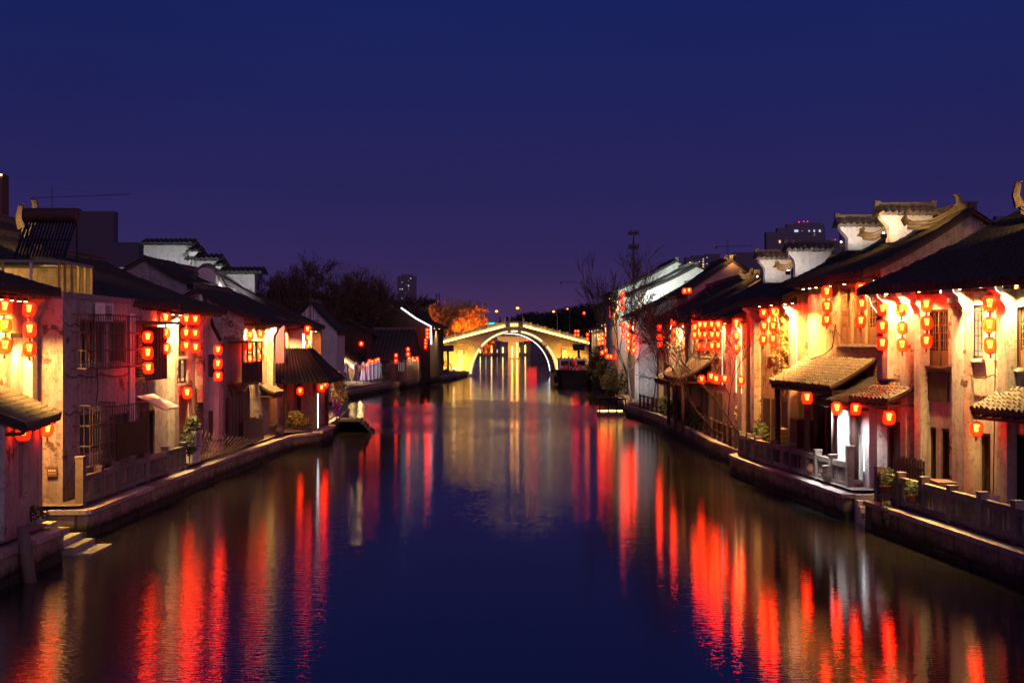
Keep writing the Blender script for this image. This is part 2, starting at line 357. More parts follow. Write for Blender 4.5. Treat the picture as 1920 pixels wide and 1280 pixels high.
def door(fr, root, o, b=0, fm='dark_wood', planks=4):
    a0, a1, z0, z1 = o[:4]; f = MB()
    for q in ((a0, a0 + .07, z0, z1), (a1 - .07, a1, z0, z1), (a0 + .07, a1 - .07, z1 - .08, z1)): f.box(fr, q[0], q[1], b - .18, b - .05, q[2], q[3])
    d = f.build('door', fm, root); w = (a1 - a0 - .14) / planks
    for i in range(planks): p = MB(); p.box(fr, a0 + .07 + i * w + .008, a0 + .07 + (i + 1) * w - .008, b - .17, b - .13 + R.uniform(-.008, .008), z0 + .02, z1 - .09); p.build('plank', fm, d)
    return d
def canopy(fr, root, a0, a1, zt, zb, out, mat='canopy_tile', b=0, post=None, name='canopy'):
    """Lean-to tiled roof on a wall, with rafters and side verge."""
    path = curve_path(b + out, zb, b, zt, .05, 4); s_ = MB()
    poly = [fr.P(a0, p[0], p[1]) for p in path] + [fr.P(a0, p[0], p[1] - .07) for p in path[::-1]]
    s_.extr(poly, fr.P(a1, 0, 0) - fr.P(a0, 0, 0)); c = s_.build(name, 'dark_wood', root)
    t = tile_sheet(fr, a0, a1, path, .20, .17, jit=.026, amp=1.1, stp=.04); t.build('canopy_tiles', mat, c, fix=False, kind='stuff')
    r = MB()
    for i in range(int((a1 - a0) / .4) + 1): x = a0 + .03 + i * .4; r.box(fr, x, x + .06, b + .02, b + out - .06, zb - .14, zb - .075)
    r.box(fr, a0, a1, b + out - .12, b + out - .05, zb - .22, zb - .14); r.build('rafters', 'dark_wood', c, kind='stuff')
    v = MB()
    for x in (a0 - .05, a1 - .03): v.extr([fr.P(x, p[0], p[1] + .11) for p in path] + [fr.P(x, p[0], p[1] + .02) for p in path[::-1]], fr.P(.10, 0, 0) - fr.P(0, 0, 0))
    v.box(fr, a0, a1, b, b + .12, zt - .02, zt + .09); v.build('verge', 'ridge_tile', c)
    return c
def house(label, side, A, B, ze, zr, rb, D=8.0, over=.65, z0=.9, wall='white_plaster', ops=(), name='canal_house', tile='roof_tile', sp=.26, course=.3, v0=.18, v1=.1, sag=.12, ridge=True, flat=False, gwall=None, body=True, back=None, th=.22, cat='house'):
    fr = Fr(A, B, side); root = thing(name, fr.P(0, 0, z0), label, cat)
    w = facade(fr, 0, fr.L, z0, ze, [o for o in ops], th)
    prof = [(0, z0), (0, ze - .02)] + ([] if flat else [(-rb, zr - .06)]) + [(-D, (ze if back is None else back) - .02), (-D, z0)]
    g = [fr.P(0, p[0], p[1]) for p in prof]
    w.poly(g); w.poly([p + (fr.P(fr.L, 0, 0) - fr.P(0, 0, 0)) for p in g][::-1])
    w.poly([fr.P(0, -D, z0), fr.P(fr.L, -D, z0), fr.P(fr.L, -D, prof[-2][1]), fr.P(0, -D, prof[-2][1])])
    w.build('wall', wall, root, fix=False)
    if gwall: m_ = MB(); m_.extr([fr.P(-.025, -.02, z0), fr.P(-.025, -.02, ze - .03), fr.P(-.025, -rb, zr - .09), fr.P(-.025, -D, (ze if back is None else back) - .04), fr.P(-.025, -D, z0)], fr.P(.02, 0, 0) - fr.P(0, 0, 0)); m_.build('gable_render', gwall, root)
    i = MB(); i.poly([fr.P(.02, -th, z0), fr.P(fr.L - .02, -th, z0), fr.P(fr.L - .02, -th, ze), fr.P(.02, -th, ze)]); i.build('dark_backing', 'dark_room', root)  # near-black sheet paints the darkness of the unlit rooms behind openings
    if flat:
        r = MB(); r.box(fr, -v0, fr.L + v1, -D, over, ze, ze + .18); rf = r.build('roof', 'concrete', root); fr.root = root; fr.roof = rf; return fr
    pf = curve_path(over, ze - over * .42 * (zr - ze) / rb * 1.6, -rb, zr, sag); zb = ze if back is None else back
    pb = curve_path(-D - .4, zb - .15, -rb, zr, sag)
    r = MB(); ring = [fr.P(-v0, p[0], p[1]) for p in pf] + [fr.P(-v0, p[0], p[1]) for p in pb[::-1][1:]]
    ring += [fr.P(-v0, p[0], p[1] - .12) for p in pb] + [fr.P(-v0, p[0], p[1] - .12) for p in pf[::-1][1:]]
    r.extr(ring, fr.P(fr.L + v0 + v1, 0, 0) - fr.P(0, 0, 0)); rf = r.build('roof', 'dark_wood', root)
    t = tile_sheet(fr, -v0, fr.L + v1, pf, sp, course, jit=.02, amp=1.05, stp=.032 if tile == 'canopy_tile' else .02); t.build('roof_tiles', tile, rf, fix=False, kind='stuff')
    t = tile_sheet(fr, fr.L + v1, -v0, pb, sp * 2, course * 2); t.build('roof_tiles', tile, rf, fix=False, kind='stuff')
    ra = MB(); zee = pf[0][1]
    for k in range(int((fr.L + v1) / .35)): x = k * .35; ra.box(fr, x, x + .07, .02, over - .08, zee - .19, zee - .12)
    ra.build('rafters', 'dark_wood', rf, kind='stuff')
    if ridge:
        q = MB(); q.box(fr, -v0, fr.L + v1, -rb - .12, -rb + .12, zr - .02, zr + .22); q.box(fr, -v0, fr.L + v1, -rb - .16, -rb + .16, zr + .22, zr + .28)
        q.build('ridge', 'ridge_tile', rf)
    vg = MB(); vg.extr([fr.P(-v0 - .04, p[0], p[1] + .13) for p in pf] + [fr.P(-v0 - .04, p[0], p[1] - .02) for p in pf[::-1]], fr.P(.16, 0, 0) - fr.P(0, 0, 0)); vg.build('verge', 'roof_tile', rf)
    fr.root = root; fr.roof = rf; fr.zee = zee; return fr
def eave_lamp(h, px, z, power=60, color=(1, .66, .30), out=.4, size=95, px_is_a=False, tilt=.12):
    power *= 8; color = (color[0], color[1] * .86, color[2] * .62)
    a = px if px_is_a else h.a(px, out); m = MB(); m.box(h, a - .05, a + .05, out - .05, out + .05, z, z + .12)
    o = m.build('eave_lamp', 'black_metal', h.root); g = MB(); g.box(h, a - .035, a + .035, out - .035, out + .035, z - .012, z - .002); g.build('lens', 'lamp_warm', o)
    return spot(o, h.P(a, out, z - .05), h.P(a, out - tilt * 2, z - 2), power, color, size + 45, 1.0, .05)
def pier(h, a0, a1, z0, z1, out=.3, mat='white_plaster', led=None, corbel=True):
    """Projecting wall pier whose head curves out to carry the eave."""
    m = MB(); prof = [(0, z0), (out, z0), (out, z1 - .7)]
    if corbel: prof += [(out + .03, z1 - .5), (out + .14, z1 - .35), (out + .16, z1 - .2), (out + .32, z1 - .08), (out + .34, z1)]
    else: prof += [(out, z1)]
    prof += [(0, z1)]
    m.extr([h.P(a0, p[0], p[1]) for p in prof], h.P(a1, 0, 0) - h.P(a0, 0, 0)); o = m.build('wall_pier', mat, h.root)
    if led:
        t = MB(); t.tube([h.P(a0 - .02, p[0] + .02, p[1]) for p in prof[4:-1]], .016, 5); t.build('led_strip', led, o)
    return o
def downpipe(h, px, z0, z1, b=.12, mat='white_paint', r=.05):
    a = h.a(px, b); m = MB(); m.tube([h.P(a, b, z0), h.P(a, b, z1 - .3), h.P(a, b + .15, z1)], r, 8); m.build('downpipe', mat, h.root, smooth=True)
# ---------------------------------------------------------------- ground, water, quays
RQ = [(13.0, 10), (11.15, 27.9), (10.25, 37.2), (11.3, 37.25), (11.3, 38.7), (10.05, 38.75), (9.6, 44), (8.95, 51), (8.95, 52.4), (9.75, 53.6), (9.3, 58.9), (9.4, 68), (9.3, 81), (8.3, 93), (8.7, 100), (9.0, 118), (10.0, 150), (10.6, 190), (7.6, 200.5), (7.6, 207), (11, 215), (12, 480)]
LQ = [(-10.6, 10), (-11.15, 27.9), (-11.1, 31.6), (-12.7, 31.9), (-12.7, 35), (-11.6, 35.05), (-11.5, 41.8), (-11.4, 49), (-10.9, 63), (-9.9, 65), (-9.8, 70), (-10.3, 71), (-10.5, 76), (-11.2, 88), (-15.6, 95), (-15.6, 120), (-12.9, 147), (-12, 151), (-11, 165), (-7.9, 182), (-6.9, 196), (-6.9, 203), (-11, 212), (-12, 480)]
GZ = .9
m = MB()
for q, s_ in ((RQ, 1), (LQ, -1)):
    for i in range(len(q) - 1):
        a, b_ = q[i], q[i + 1]; y0, y1 = a[1], b_[1]
        if y1 - y0 < .001: continue
        m.poly([(a[0] + s_ * .25, y0, GZ), (b_[0] + s_ * .25, y1, GZ), (s_ * 3500, y1, GZ), (s_ * 3500, y0, GZ)])
m.poly([(-3500, 480, GZ), (3500, 480, GZ), (3500, 5000, GZ), (-3500, 5000, GZ)])
m.build('ground', 'paving', kind='structure')
m = MB(); m.poly([(-60, -120, 0), (60, -120, 0), (60, 500, 0), (-60, 500, 0)]); m.build('canal_water', 'canal_water', kind='structure')
m = MB(); m.poly([(-60, -120, -3), (60, -120, -3), (60, 500, -3), (-60, 500, -3)]); m.build('canal_bed', 'soil', kind='structure')
bm = bmesh.new(); bmesh.ops.create_cube(bm, size=1); bmesh.ops.bevel(bm, geom=bm.edges[:], offset=.05, segments=1, affect='EDGES')
BLK = {}
for k in ('quay_stone', 'pale_stone', 'bridge_stone', 'arch_stone'):
    me = bpy.data.meshes.new('stone'); bm.to_mesh(me); me.materials.append(M[k]); BLK[k] = me
bm.free()
def block(name, parent, p, q, depth, z0, z1, mat='quay_stone', n=None, gap=.032, jit=.05):
    """One stone between plan points p and q, set in from that line."""
    p = Vector(p); q = Vector(q); d = q - p; L = d.length; u = d / L; n_ = Vector((-u.y, u.x)) if n is None else Vector(n)
    c = (p + q) / 2 - n_ * (depth / 2 - R.uniform(0, jit))
    return inst(name, BLK[mat], parent, (c.x, c.y, (z0 + z1) / 2), math.atan2(u.y, u.x), (L - gap, depth, z1 - z0 - gap))
def quay(label, pts, side, ztop=.8, courses=2, slen=.95, maxy=64):
    root = thing('quay_wall', (pts[0][0], pts[0][1], 0), label, 'quay wall'); bk = MB()
    for i in range(len(pts) - 1):
        p = Vector(pts[i]); q = Vector(pts[i + 1]); d = q - p; L = d.length
        if L < .05: continue
        u = d / L; n = Vector((-u.y, u.x)) * side; bk.hexa([(*(p - n * w_ + (u * .0)), z) for z in () for w_ in ()] or
            [Vector((*(p - n * .05), -2.5)), Vector((*(q - n * .05), -2.5)), Vector((*(q - n * .6), -2.5)), Vector((*(p - n * .6), -2.5)),
             Vector((*(p - n * .05), ztop - .14)), Vector((*(q - n * .05), ztop - .14)), Vector((*(q - n * .6), ztop - .14)), Vector((*(p - n * .6), ztop - .14))])
        near = p.y < maxy; nc = courses if near else 1; sl = slen if near else 2.4; hh = (ztop - .14 + .25) / nc
        for c in range(nc):
            t = -R.uniform(0, sl * .6)
            while t < L - .02:
                w = sl * R.uniform(.7, 1.35); a0 = max(0, t); a1 = min(L, t + w); t += w
                if a1 - a0 > .08: block('stone', root, p + u * a0, p + u * a1, .45, -.25 + c * hh, -.25 + (c + 1) * hh, 'quay_stone', n)
        t = 0; kl = 1.9 if near else 4
        while t < L - .02:
            w = min(kl * R.uniform(.85, 1.15), L - t); w = L - t if L - t - w < .3 else w
            block('kerb_stone', root, p + u * t + n * .08, p + u * (t + w) + n * .08, .62, ztop - .14, ztop, 'pale_stone', n, .01, .015); t += w
    bk.build('core', 'joint_stone', root); return root
quay('low block wall under the nearest right-hand railing, rising straight from the water', RQ[0:3], 1)
quay('block wall of the recess that holds the right bank water steps', RQ[2:6], 1)
quay('curving block wall of the right bank between the water steps and the notch', RQ[5:10], 1)
quay('low dark block wall beneath the bare trees on the right bank', RQ[9:14], 1)
quay('far right block wall running behind the red and white boat to the bridge', RQ[13:19], 1)
quay('block platform wall under the white annex with the leaning post', LQ[0:4], -1, .8, 2, .9)
quay('block wall along the foot of the house with caged windows', LQ[3:8], -1, .8, 2)
quay('block wall of the left bank running on to the dark pavilion', LQ[7:10], -1)
quay('left block wall behind the pavilion, bending away from the water', LQ[9:14], -1)
quay('far left curving block wall under the closed parasols', LQ[13:18], -1)
quay('far left block wall bending out to the foot of the arched bridge', LQ[17:23], -1)
for q, s_, lb in ((RQ[18:], 1, 'plain right embankment seen through the bridge arch'), (LQ[21:], -1, 'plain left embankment seen through the bridge arch')):
    m = MB()
    for i in range(len(q) - 1): m.extr([(q[i][0], q[i][1], -1), (q[i + 1][0], q[i + 1][1], -1), (q[i + 1][0], q[i + 1][1], GZ), (q[i][0], q[i][1], GZ)], (s_ * .5, 0, 0))
    single('embankment', m, 'joint_stone', lb, 'embankment', (q[0][0], q[0][1], 0))

UB = {}
def ubox(mat):
    if mat not in UB:
        m = MB(); m.box(W, -.5, .5, -.5, .5, 0, 1); UB[mat] = m.mesh('block', mat)
    return UB[mat]
def railing(label, pts, z, sp=1.7, hgt=.95, mat='rail_stone', group=None, tall=()):
    root = thing('stone_railing', (pts[0][0], pts[0][1], z), label, 'railing', group); n_ = 0
    for i in range(len(pts) - 1):
        p = Vector(pts[i]); q = Vector(pts[i + 1]); d = q - p; L = d.length; u = d / L; rz = math.atan2(u.y, u.x); k = max(1, round(L / sp)); s_ = L / k
        for j in range(k + (i == len(pts) - 2)):
            c = p + u * (s_ * j); hh = 1.35 if n_ in tall else hgt
            jr = rz + R.uniform(-.05, .05); hh += R.uniform(-.03, .03); inst('post', ubox(mat), root, (c.x, c.y, z), jr, (.22, .22, hh)); inst('post_cap', ubox(mat), root, (c.x, c.y, z + hh), jr, (.25, .25, .05)); n_ += 1
        for j in range(k):
            c = p + u * (s_ * (j + .5)); w = s_ - .23
            inst('top_rail', ubox(mat), root, (c.x, c.y, z + hgt * .72), rz, (w, .17, .16)); inst('bottom_rail', ubox(mat), root, (c.x, c.y, z + .06), rz, (w, .15, .16))
            inst('panel', ubox('quay_stone'), root, (c.x, c.y, z + .225), rz, (w * .26, .09, hgt * .72 - .23))
            for o in (-.36, -.22, .22, .36): e_ = c + u * (w * o * 1.15); inst('baluster', ubox(mat), root, (e_.x, e_.y, z + .225), rz, (.08, .09, hgt * .72 - .23))
    return root
railing('pale stone railing along the near right quay with pots hanging on it', [(12.6, 20), (11.75, 26), (11.45, 29), (10.95, 34), (10.62, 37.0)], .8)
railing('low stone railing curving from the tall square post to the notch', [(10.45, 39.6), (10.15, 42.5), (9.85, 45), (9.4, 49), (9.25, 51.6)], .8, tall=(0,))
railing('weathered stone railing before the house with caged windows', [(-12.0, 35.6), (-11.95, 41.8), (-11.85, 46.0)], .8, tall=(0,))
# square block posts at the notch on the right
m = MB(); m.box(W, 9.2, 9.5, 51.9, 52.2, .8, 1.75); single('stone_post', m, 'pale_stone', 'square stone post at the quay notch, beside the leaning bare trunk', 'post', (9.35, 52.05, .8))
def steps(label, boxes, cat='steps', mat='pale_stone'):
    root = thing('water_steps', (boxes[0][0], boxes[0][2], 0), label, cat)
    for x0, x1, y0, y1, z1 in boxes: m = MB(); m.box(W, x0, x1, y0, y1, -.3, z1); m.build('step', mat, root)
steps('stone water steps between two railings on the right bank', [(10.35 + .0 * i, 11.3, 37.28 + .24 * i, 37.52 + .24 * i if i < 5 else 38.7, .02 + .155 * i) for i in range(6)])
steps('yellow-lit stone steps going down to the water at the white annex', [(-12.72 + .33 * i, -12.37 + .33 * i if i < 5 else -10.6, 32.3, 33.9, .80 - .15 * i) for i in range(6)])
steps('small flight of stone steps beyond the pavilion', [(-10.3, -9.0 + .18 * (4 - i), 76.2, 77.4, .12 + .17 * i) for i in range(5)], 'steps', 'joint_stone')

# ---------------------------------------------------------------- right bank houses
def O(fr, x0, x1, y0, y1):
    a = sorted((fr.a(x0), fr.a(x1))); xm = (x0 + x1) / 2; return (a[0], a[1], fr.z(xm, y1), fr.z(xm, y0))
# nearest house
f = Fr((13.87, 29.5), (11.15, 39.1), 1)
o_up = [O(f, 1733, 1778, 580, 690), O(f, 1817, 1843, 572, 672), O(f, 1700, 1712, 580, 688), O(f, 1903, 1925, 575, 690)]
o_dn = [O(f, 1743, 1755, 800, 925), O(f, 1765, 1780, 803, 930), O(f, 1838, 1857, 812, 955), O(f, 1664, 1688, 790, 915), O(f, 1903, 1935, 815, 965)]
h1 = house('nearest house on the right bank, bright piers and lattice windows below a dark tiled roof', 1, (13.87, 29.5), (11.15, 39.1), 7.12, 10.0, 6.2, 12, .65, ops=o_up + o_dn, wall='cream_plaster', sp=.24, course=.24)
window(h1, h1.root, o_up[1], 'lattice', fm='dark_wood', gm='window_warm'); window(h1, h1.root, o_up[0], 'panel', fm='brown_wood'); window(h1, h1.root, o_up[2], 'panel', fm='brown_wood', gm='dark_glass'); window(h1, h1.root, o_up[3], 'panel', fm='brown_wood')
for o in o_dn: door(h1, h1.root, o, fm='dark_wood')
q = O(h1, 1731, 1780, 690, 752); kk = 9; wd = (q[1] - q[0]) / kk
for i in range(kk): m = MB(); m.box(h1, q[0] + i * wd + .008, q[0] + (i + 1) * wd - .008, .01, .055 + R.uniform(0, .012), q[2], q[3]); m.build('plank', 'dark_wood', h1.root)
m = MB(); m.box(h1, q[0] - .1, q[1] + .1, .002, .16, q[3], q[3] + .07); m.build('ledge', 'brown_wood', h1.root)
for x0, x1, led in ((1780, 1808, 'led_white'), (1870, 1888, 'led_white'), (1714, 1726, None), (1688, 1698, None), (1654, 1664, 'led_white')):
    a0 = h1.a(x1, .3); a1 = h1.a(x0, .3); a0, a1 = min(a0, a1), max(a0, a1); pier(h1, a0, min(a1, a0 + .55), GZ if x0 != 1654 else 4.3, 6.8, .3, led=led)
canopy(h1, h1.root, h1.a(1722), h1.a(1652), 4.12, 3.66, 1.05); canopy(h1, h1.root, .3, h1.a(1852, .5), 4.15, 3.62, 1.0)
for px, pw in ((1905, 90), (1884, 330), (1838, 80), (1801, 420), (1765, 60), (1722, 260), (1694, 200), (1662, 230)): eave_lamp(h1, px, 6.80, pw, (1, .68, .30), size=70 if pw > 250 else 95, out=.5)
downpipe(h1, 1722, 1.2, 6.7)
# corner shop block with the white-lit wall
f = Fr((10.95, 39.25), (10.75, 42.3), 1); o = [(1.15, 1.6, GZ, 3.0)]
hs = house('single-storey corner block with stark white lit wall and dark tiled canopy', 1, (10.95, 39.25), (10.75, 42.3), 3.75, 4.6, 1.4, 2.2, .7, ops=o, wall='pale_plaster', sp=.22, course=.2, ridge=False)
door(hs, hs.root, o[0]); m = MB(); m.tube([hs.P(.75, .2, GZ), hs.P(.75, .2, 3.7)], .13, 12); m.build('column', 'dark_wood', hs.root, smooth=True); m = MB(); m.lathe(hs.P(.75, .2, GZ), [(.26, 0), (.28, .1), (.2, .2)], 12); m.build('column_base', 'pale_stone', hs.root, smooth=True)
spot(hs.root, hs.P(2.35, .85, 3.2), hs.P(2.3, -.1, 1.6), 950, (1, .93, .90), 120, 1, .25); m = MB(); m.box(hs, 2.28, 2.42, .38, .5, 3.47, 3.6); m.build('eave_lamp', 'black_metal', hs.root)
spot(hs.root, hs.P(.25, .80, 3.2), hs.P(.2, 0, 1.2), 260, (.95, .88, .95), 110, 1, .25)
m = MB(); m.tube([hs.P(.32, .05, 1.4), hs.P(.32, .05, 2.7)], .012, 6); m.build('led_strip', 'led_cold', hs.root)
# second house
f = Fr((11.75, 40.8), (11.05, 47.8), 1)
ow = [O(f, 1572, 1595, 537, 645), O(f, 1597, 1621, 537, 645), O(f, 1623, 1646, 537, 645)]
h2 = house('second right house, vine-stained orange wall and a tall three-part wooden window', 1, (11.75, 40.8), (11.05, 47.8), 7.8, 9.6, 3.0, 6.4, .65, wall='ochre_plaster', ops=ow, sp=.24, course=.26, v1=.6, gwall='aged_plaster')
for o in ow: window(h2, h2.root, o, 'panel', fm='brown_wood')
for o in ([3.9, 4.7, GZ, 3.2], [5.2, 6.3, GZ, 3.1]): d_ = MB(); d_.box(h2, o[0], o[1], .004, .05, o[2], o[3]); d_.build('door', 'dark_wood', h2.root)
canopy(h2, h2.root, .4, 6.9, 4.78, 3.9, 1.5)
for x_ in (.6, 3.3, 6.6): m = MB(); m.tube([h2.P(x_, 1.3, GZ), h2.P(x_, 1.3, 3.8)], .1, 8); m.build('column', 'dark_wood', h2.root, smooth=True)
for px, pw in ((1640, 130), (1612, 90), (1583, 90), (1556, 120), (1530, 35)): eave_lamp(h2, px, 7.32, pw, (1, .55, .2))
m = MB(); m.tube([h2.P(.05, .08, 6.3), h2.P(.05, .28, 6.55), h2.P(.05, .35, 6.8), h2.P(.05, .6, 6.95)], .018, 6); m.build('led_strip', 'led_white', h2.root)
eave_lamp(h2, 1506, 7.32, 110, (1, .06, .04)); eave_lamp(h2, 1518, 7.32, 60, (1, .10, .05)); downpipe(h2, 1500, 4.6, 7.0, mat='pink_plaster')  # two red lamps added to give this wall end its red glow
m = MB(); m.tube([h2.P(h2.a(1570), .06, 6.0), h2.P(h2.a(1565), .08, 5.2), h2.P(h2.a(1552), .1, 4.95), h2.P(h2.a(1535), .3, 4.75)], .02, 6); m.build('cable', 'rubber', h2.root)
# third house with creeper
f = Fr((10.7, 48.0), (10.2, 54.0), 1)
o3 = [O(f, 1462, 1486, 590, 665), O(f, 1441, 1458, 590, 665)]
h3 = house('third right house, golden creeper curtain over its front between white outline lights', 1, (10.7, 48.0), (10.2, 54.0), 7.2, 9.4, 4.4, 9, .65, wall='ochre_plaster', ops=o3, sp=.28, course=.3)
for o in o3: window(h3, h3.root, o, 'panel', fm='brown_wood')
for px, pw in ((1486, 330), (1472, 300), (1446, 140), (1424, 170)): eave_lamp(h3, px, 6.80, pw, (1, .60, .2), out=.5)
for px in (1494, 1462): a_ = h3.a(px, .3); m = MB(); m.tube([h3.P(a_, .3, 3.6), h3.P(a_, .3, 5.9), h3.P(a_, .42, 6.5), h3.P(a_, .6, 6.7)], .010, 5); m.build('led_strip', 'led_white', h3.root)
pier(h3, 4.9, 5.5, GZ, 6.8, .3, 'white_plaster'); pier(h3, .05, .4, GZ, 6.8, .25, 'pink_plaster')
for x0_ in (1.0, 2.4, 3.6): m = MB(); m.box(h3, x0_, x0_ + .8, .004, .06, GZ, 3.1); m.build('door', 'dark_wood', h3.root)
# fourth, narrow pink house
h4 = house('narrow right house with a deep pink wall and one string of lanterns', 1, (9.95, 54.2), (9.72, 58.2), 6.6, 8.9, 4.2, 9, .6, wall='pink_plaster', sp=.3, course=.35, ops=[])
m = MB(); m.tube([h4.P(.15, .2, 3.2), h4.P(.15, .2, 6.0), h4.P(.15, .35, 6.3)], .010, 5); m.tube([h4.P(1.1, .2, 3.2), h4.P(1.1, .2, 6.1)], .010, 5); m.build('led_strip', 'led_warm', h4.root)
pier(h4, .2, 1.0, GZ, 6.4, .18, 'white_plaster')
eave_lamp(h4, .6, 6.2, 190, (1, .7, .35), px_is_a=True); eave_lamp(h4, 2.4, 6.2, 60, (1, .12, .12), px_is_a=True)
# fifth: the lantern-hung house
f = Fr((9.8, 58.6), (9.8, 69), 1)
o5 = [O(f, 1338, 1352, 612, 668), O(f, 1312, 1332, 612, 668)]
h5 = house('fifth right house, brown board front behind a grid of twelve lanterns', 1, (9.8, 58.6), (9.8, 69), 6.75, 9.0, 4.4, 9, .65, wall='ochre_plaster', ops=o5, sp=.3, course=.35)
for o in o5: window(h5, h5.root, o, 'panel', fm='brown_wood')
for a_, pw in ((.5, 160), (1.7, 110), (3.4, 90), (6, 90), (8.6, 130)): eave_lamp(h5, a_, 6.36, pw, (1, .55, .22), px_is_a=True)
m = MB(); m.tube([h5.P(.15, .15, 3.4), h5.P(.15, .15, 5.8), h5.P(.15, .4, 6.2)], .010, 5); m.build('led_strip', 'led_white', h5.root)
canopy(h5, h5.root, 4.2, 10.3, 4.4, 3.5, 1.6)
for x_ in (4.4, 7, 10): m = MB(); m.tube([h5.P(x_, 1.4, GZ), h5.P(x_, 1.4, 3.4)], .09, 8); m.build('column', 'dark_wood', h5.root, smooth=True)
for k in range(18): m = MB(); m.box(h5, .25 + k * .22, .44 + k * .22, .003, .04 + R.uniform(0, .02), 3.4, 4.55); m.build('plank', 'brown_wood', h5.root)
for x0_ in (1, 2.4, 5, 7): m = MB(); m.box(h5, x0_, x0_ + .9, .004, .05, GZ, 3.0); m.build('door', 'dark_wood', h5.root)
# sixth
f = Fr((9.95, 69.3), (10.0, 87), 1)
h6 = house('sixth right house, yellow-lit upper wall seen through bare branches', 1, (9.95, 69.3), (10.0, 87), 6.95, 9.0, 3.3, 6.4, .65, wall='pink_plaster', ops=[(3, 4.4, 4.1, 5.9), (8, 9.6, 4.1, 5.9), (12.5, 14, 4.1, 5.9)], sp=.34, course=.4)
for o in ((3, 4.4, 4.1, 5.9), (8, 9.6, 4.1, 5.9), (12.5, 14, 4.1, 5.9)): window(h6, h6.root, o, 'plain', fm='brown_wood')
for a_, pw in ((1, 60), (5.5, 240), (7, 240), (11, 200), (15.5, 240)): eave_lamp(h6, a_, 6.5, pw, (1, .68, .32), px_is_a=True)
pier(h6, 15.2, 16.2, GZ, 6.7, .3); pier(h6, 6.1, 6.7, GZ, 6.7, .3)
for x0_ in (2, 5, 9, 13): m = MB(); m.box(h6, x0_, x0_ + 1.2, .004, .05, GZ, 3.0); m.build('door', 'dark_wood', h6.root)
canopy(h6, h6.root, .5, 9, 3.9, 3.1, 1.3)
m = MB(); m.tube([h6.P(16.4, .2, 1.5), h6.P(16.4, .2, 6.2)], .02, 5); m.build('led_strip', 'led_white', h6.root)
# seventh, eighth: tall white gables
h7 = house('speckled grey gable wall standing behind the thin leaning trunks', 1, (9.7, 97.5), (9.5, 103.5), 7.55, 10.0, 4.6, 9, .6, wall='grey_plaster', sp=.4, course=.5)
pier(h7, .3, .9, GZ, 7.3, .3); eave_lamp(h7, 1, 7.1, 200, (1, .72, .35), px_is_a=True); eave_lamp(h7, 3.5, 7.1, 200, (1, .6, .25), px_is_a=True)
h7b = house('middle gable of the three pale green-lit gables, ivy-marked', 1, (10.7, 104.0), (10.0, 109), 9.5, 11.6, 4.4, 10, .5, wall='pale_plaster', sp=.4, course=.5)
h8 = house('tallest pale gable on the right bank with a crested ridge', 1, (9.1, 109.5), (9.0, 122), 9.8, 12.3, 5.0, 10.6, .6, wall='pale_plaster', sp=.4, course=.5)
for p_, t_, c_, w_ in (((9.6, 102.8, 8.9), (11.5, 109.5, 10.2), (.92, 1, .88), 1700), ((13, 99.5, 10.7), (13.6, 104, 10.4), (.92, 1, .88), 1000), ((9.9, 100.5, 8.7), (11.2, 104, 9.0), (.85, 1, .88), 700), ((13.0, 104.6, 11.2), (13, 109.5, 11.5), (.85, 1, .88), 700), ((9.0, 93.0, 1.6), (10.4, 97.5, 4.5), (1, .93, .92), 900)):
    spot(h7.root, p_, t_, w_, c_, 120, .9, .1)
eave_lamp(h7b, .5, 8.9, 200, (1, .55, .2), px_is_a=True); eave_lamp(h8, 1, 9.2, 200, (1, .55, .2), px_is_a=True); eave_lamp(h8, 4, 9.2, 200, (1, .55, .2), px_is_a=True)
h9 = house('low dark right house beyond the tall pale gables', 1, (9.6, 126), (10.2, 146), 7.6, 9.9, 4.4, 10, .6, wall='grey_plaster', sp=.6, course=.8)
eave_lamp(h9, 2, 7.1, 160, (1, .6, .25), px_is_a=True); eave_lamp(h9, 9, 7.1, 160, (1, .6, .25), px_is_a=True)
h10 = house('small right house whose eave touches the end of the bridge', 1, (10.6, 150), (11.6, 187), 7.3, 9.9, 4.6, 10, .6, wall='grey_plaster', sp=.8, course=1.2)
for a_ in (4, 14, 24, 33): eave_lamp(h10, a_, 6.8, 180, (1, .6, .28), px_is_a=True)
h11 = house('dark gabled house set back behind the right bank roofs', 1, (17, 92), (16.5, 101), 8.2, 11.1, 4.4, 9, .5, wall='grey_plaster', sp=.5, course=.6)
h13 = house('wide dim gable rising behind the sixth right house', 1, (12.1, 88.2), (12.0, 96.5), 8.9, 11.05, 3.0, 7, .4, wall='pink_plaster', sp=.5, course=.6)

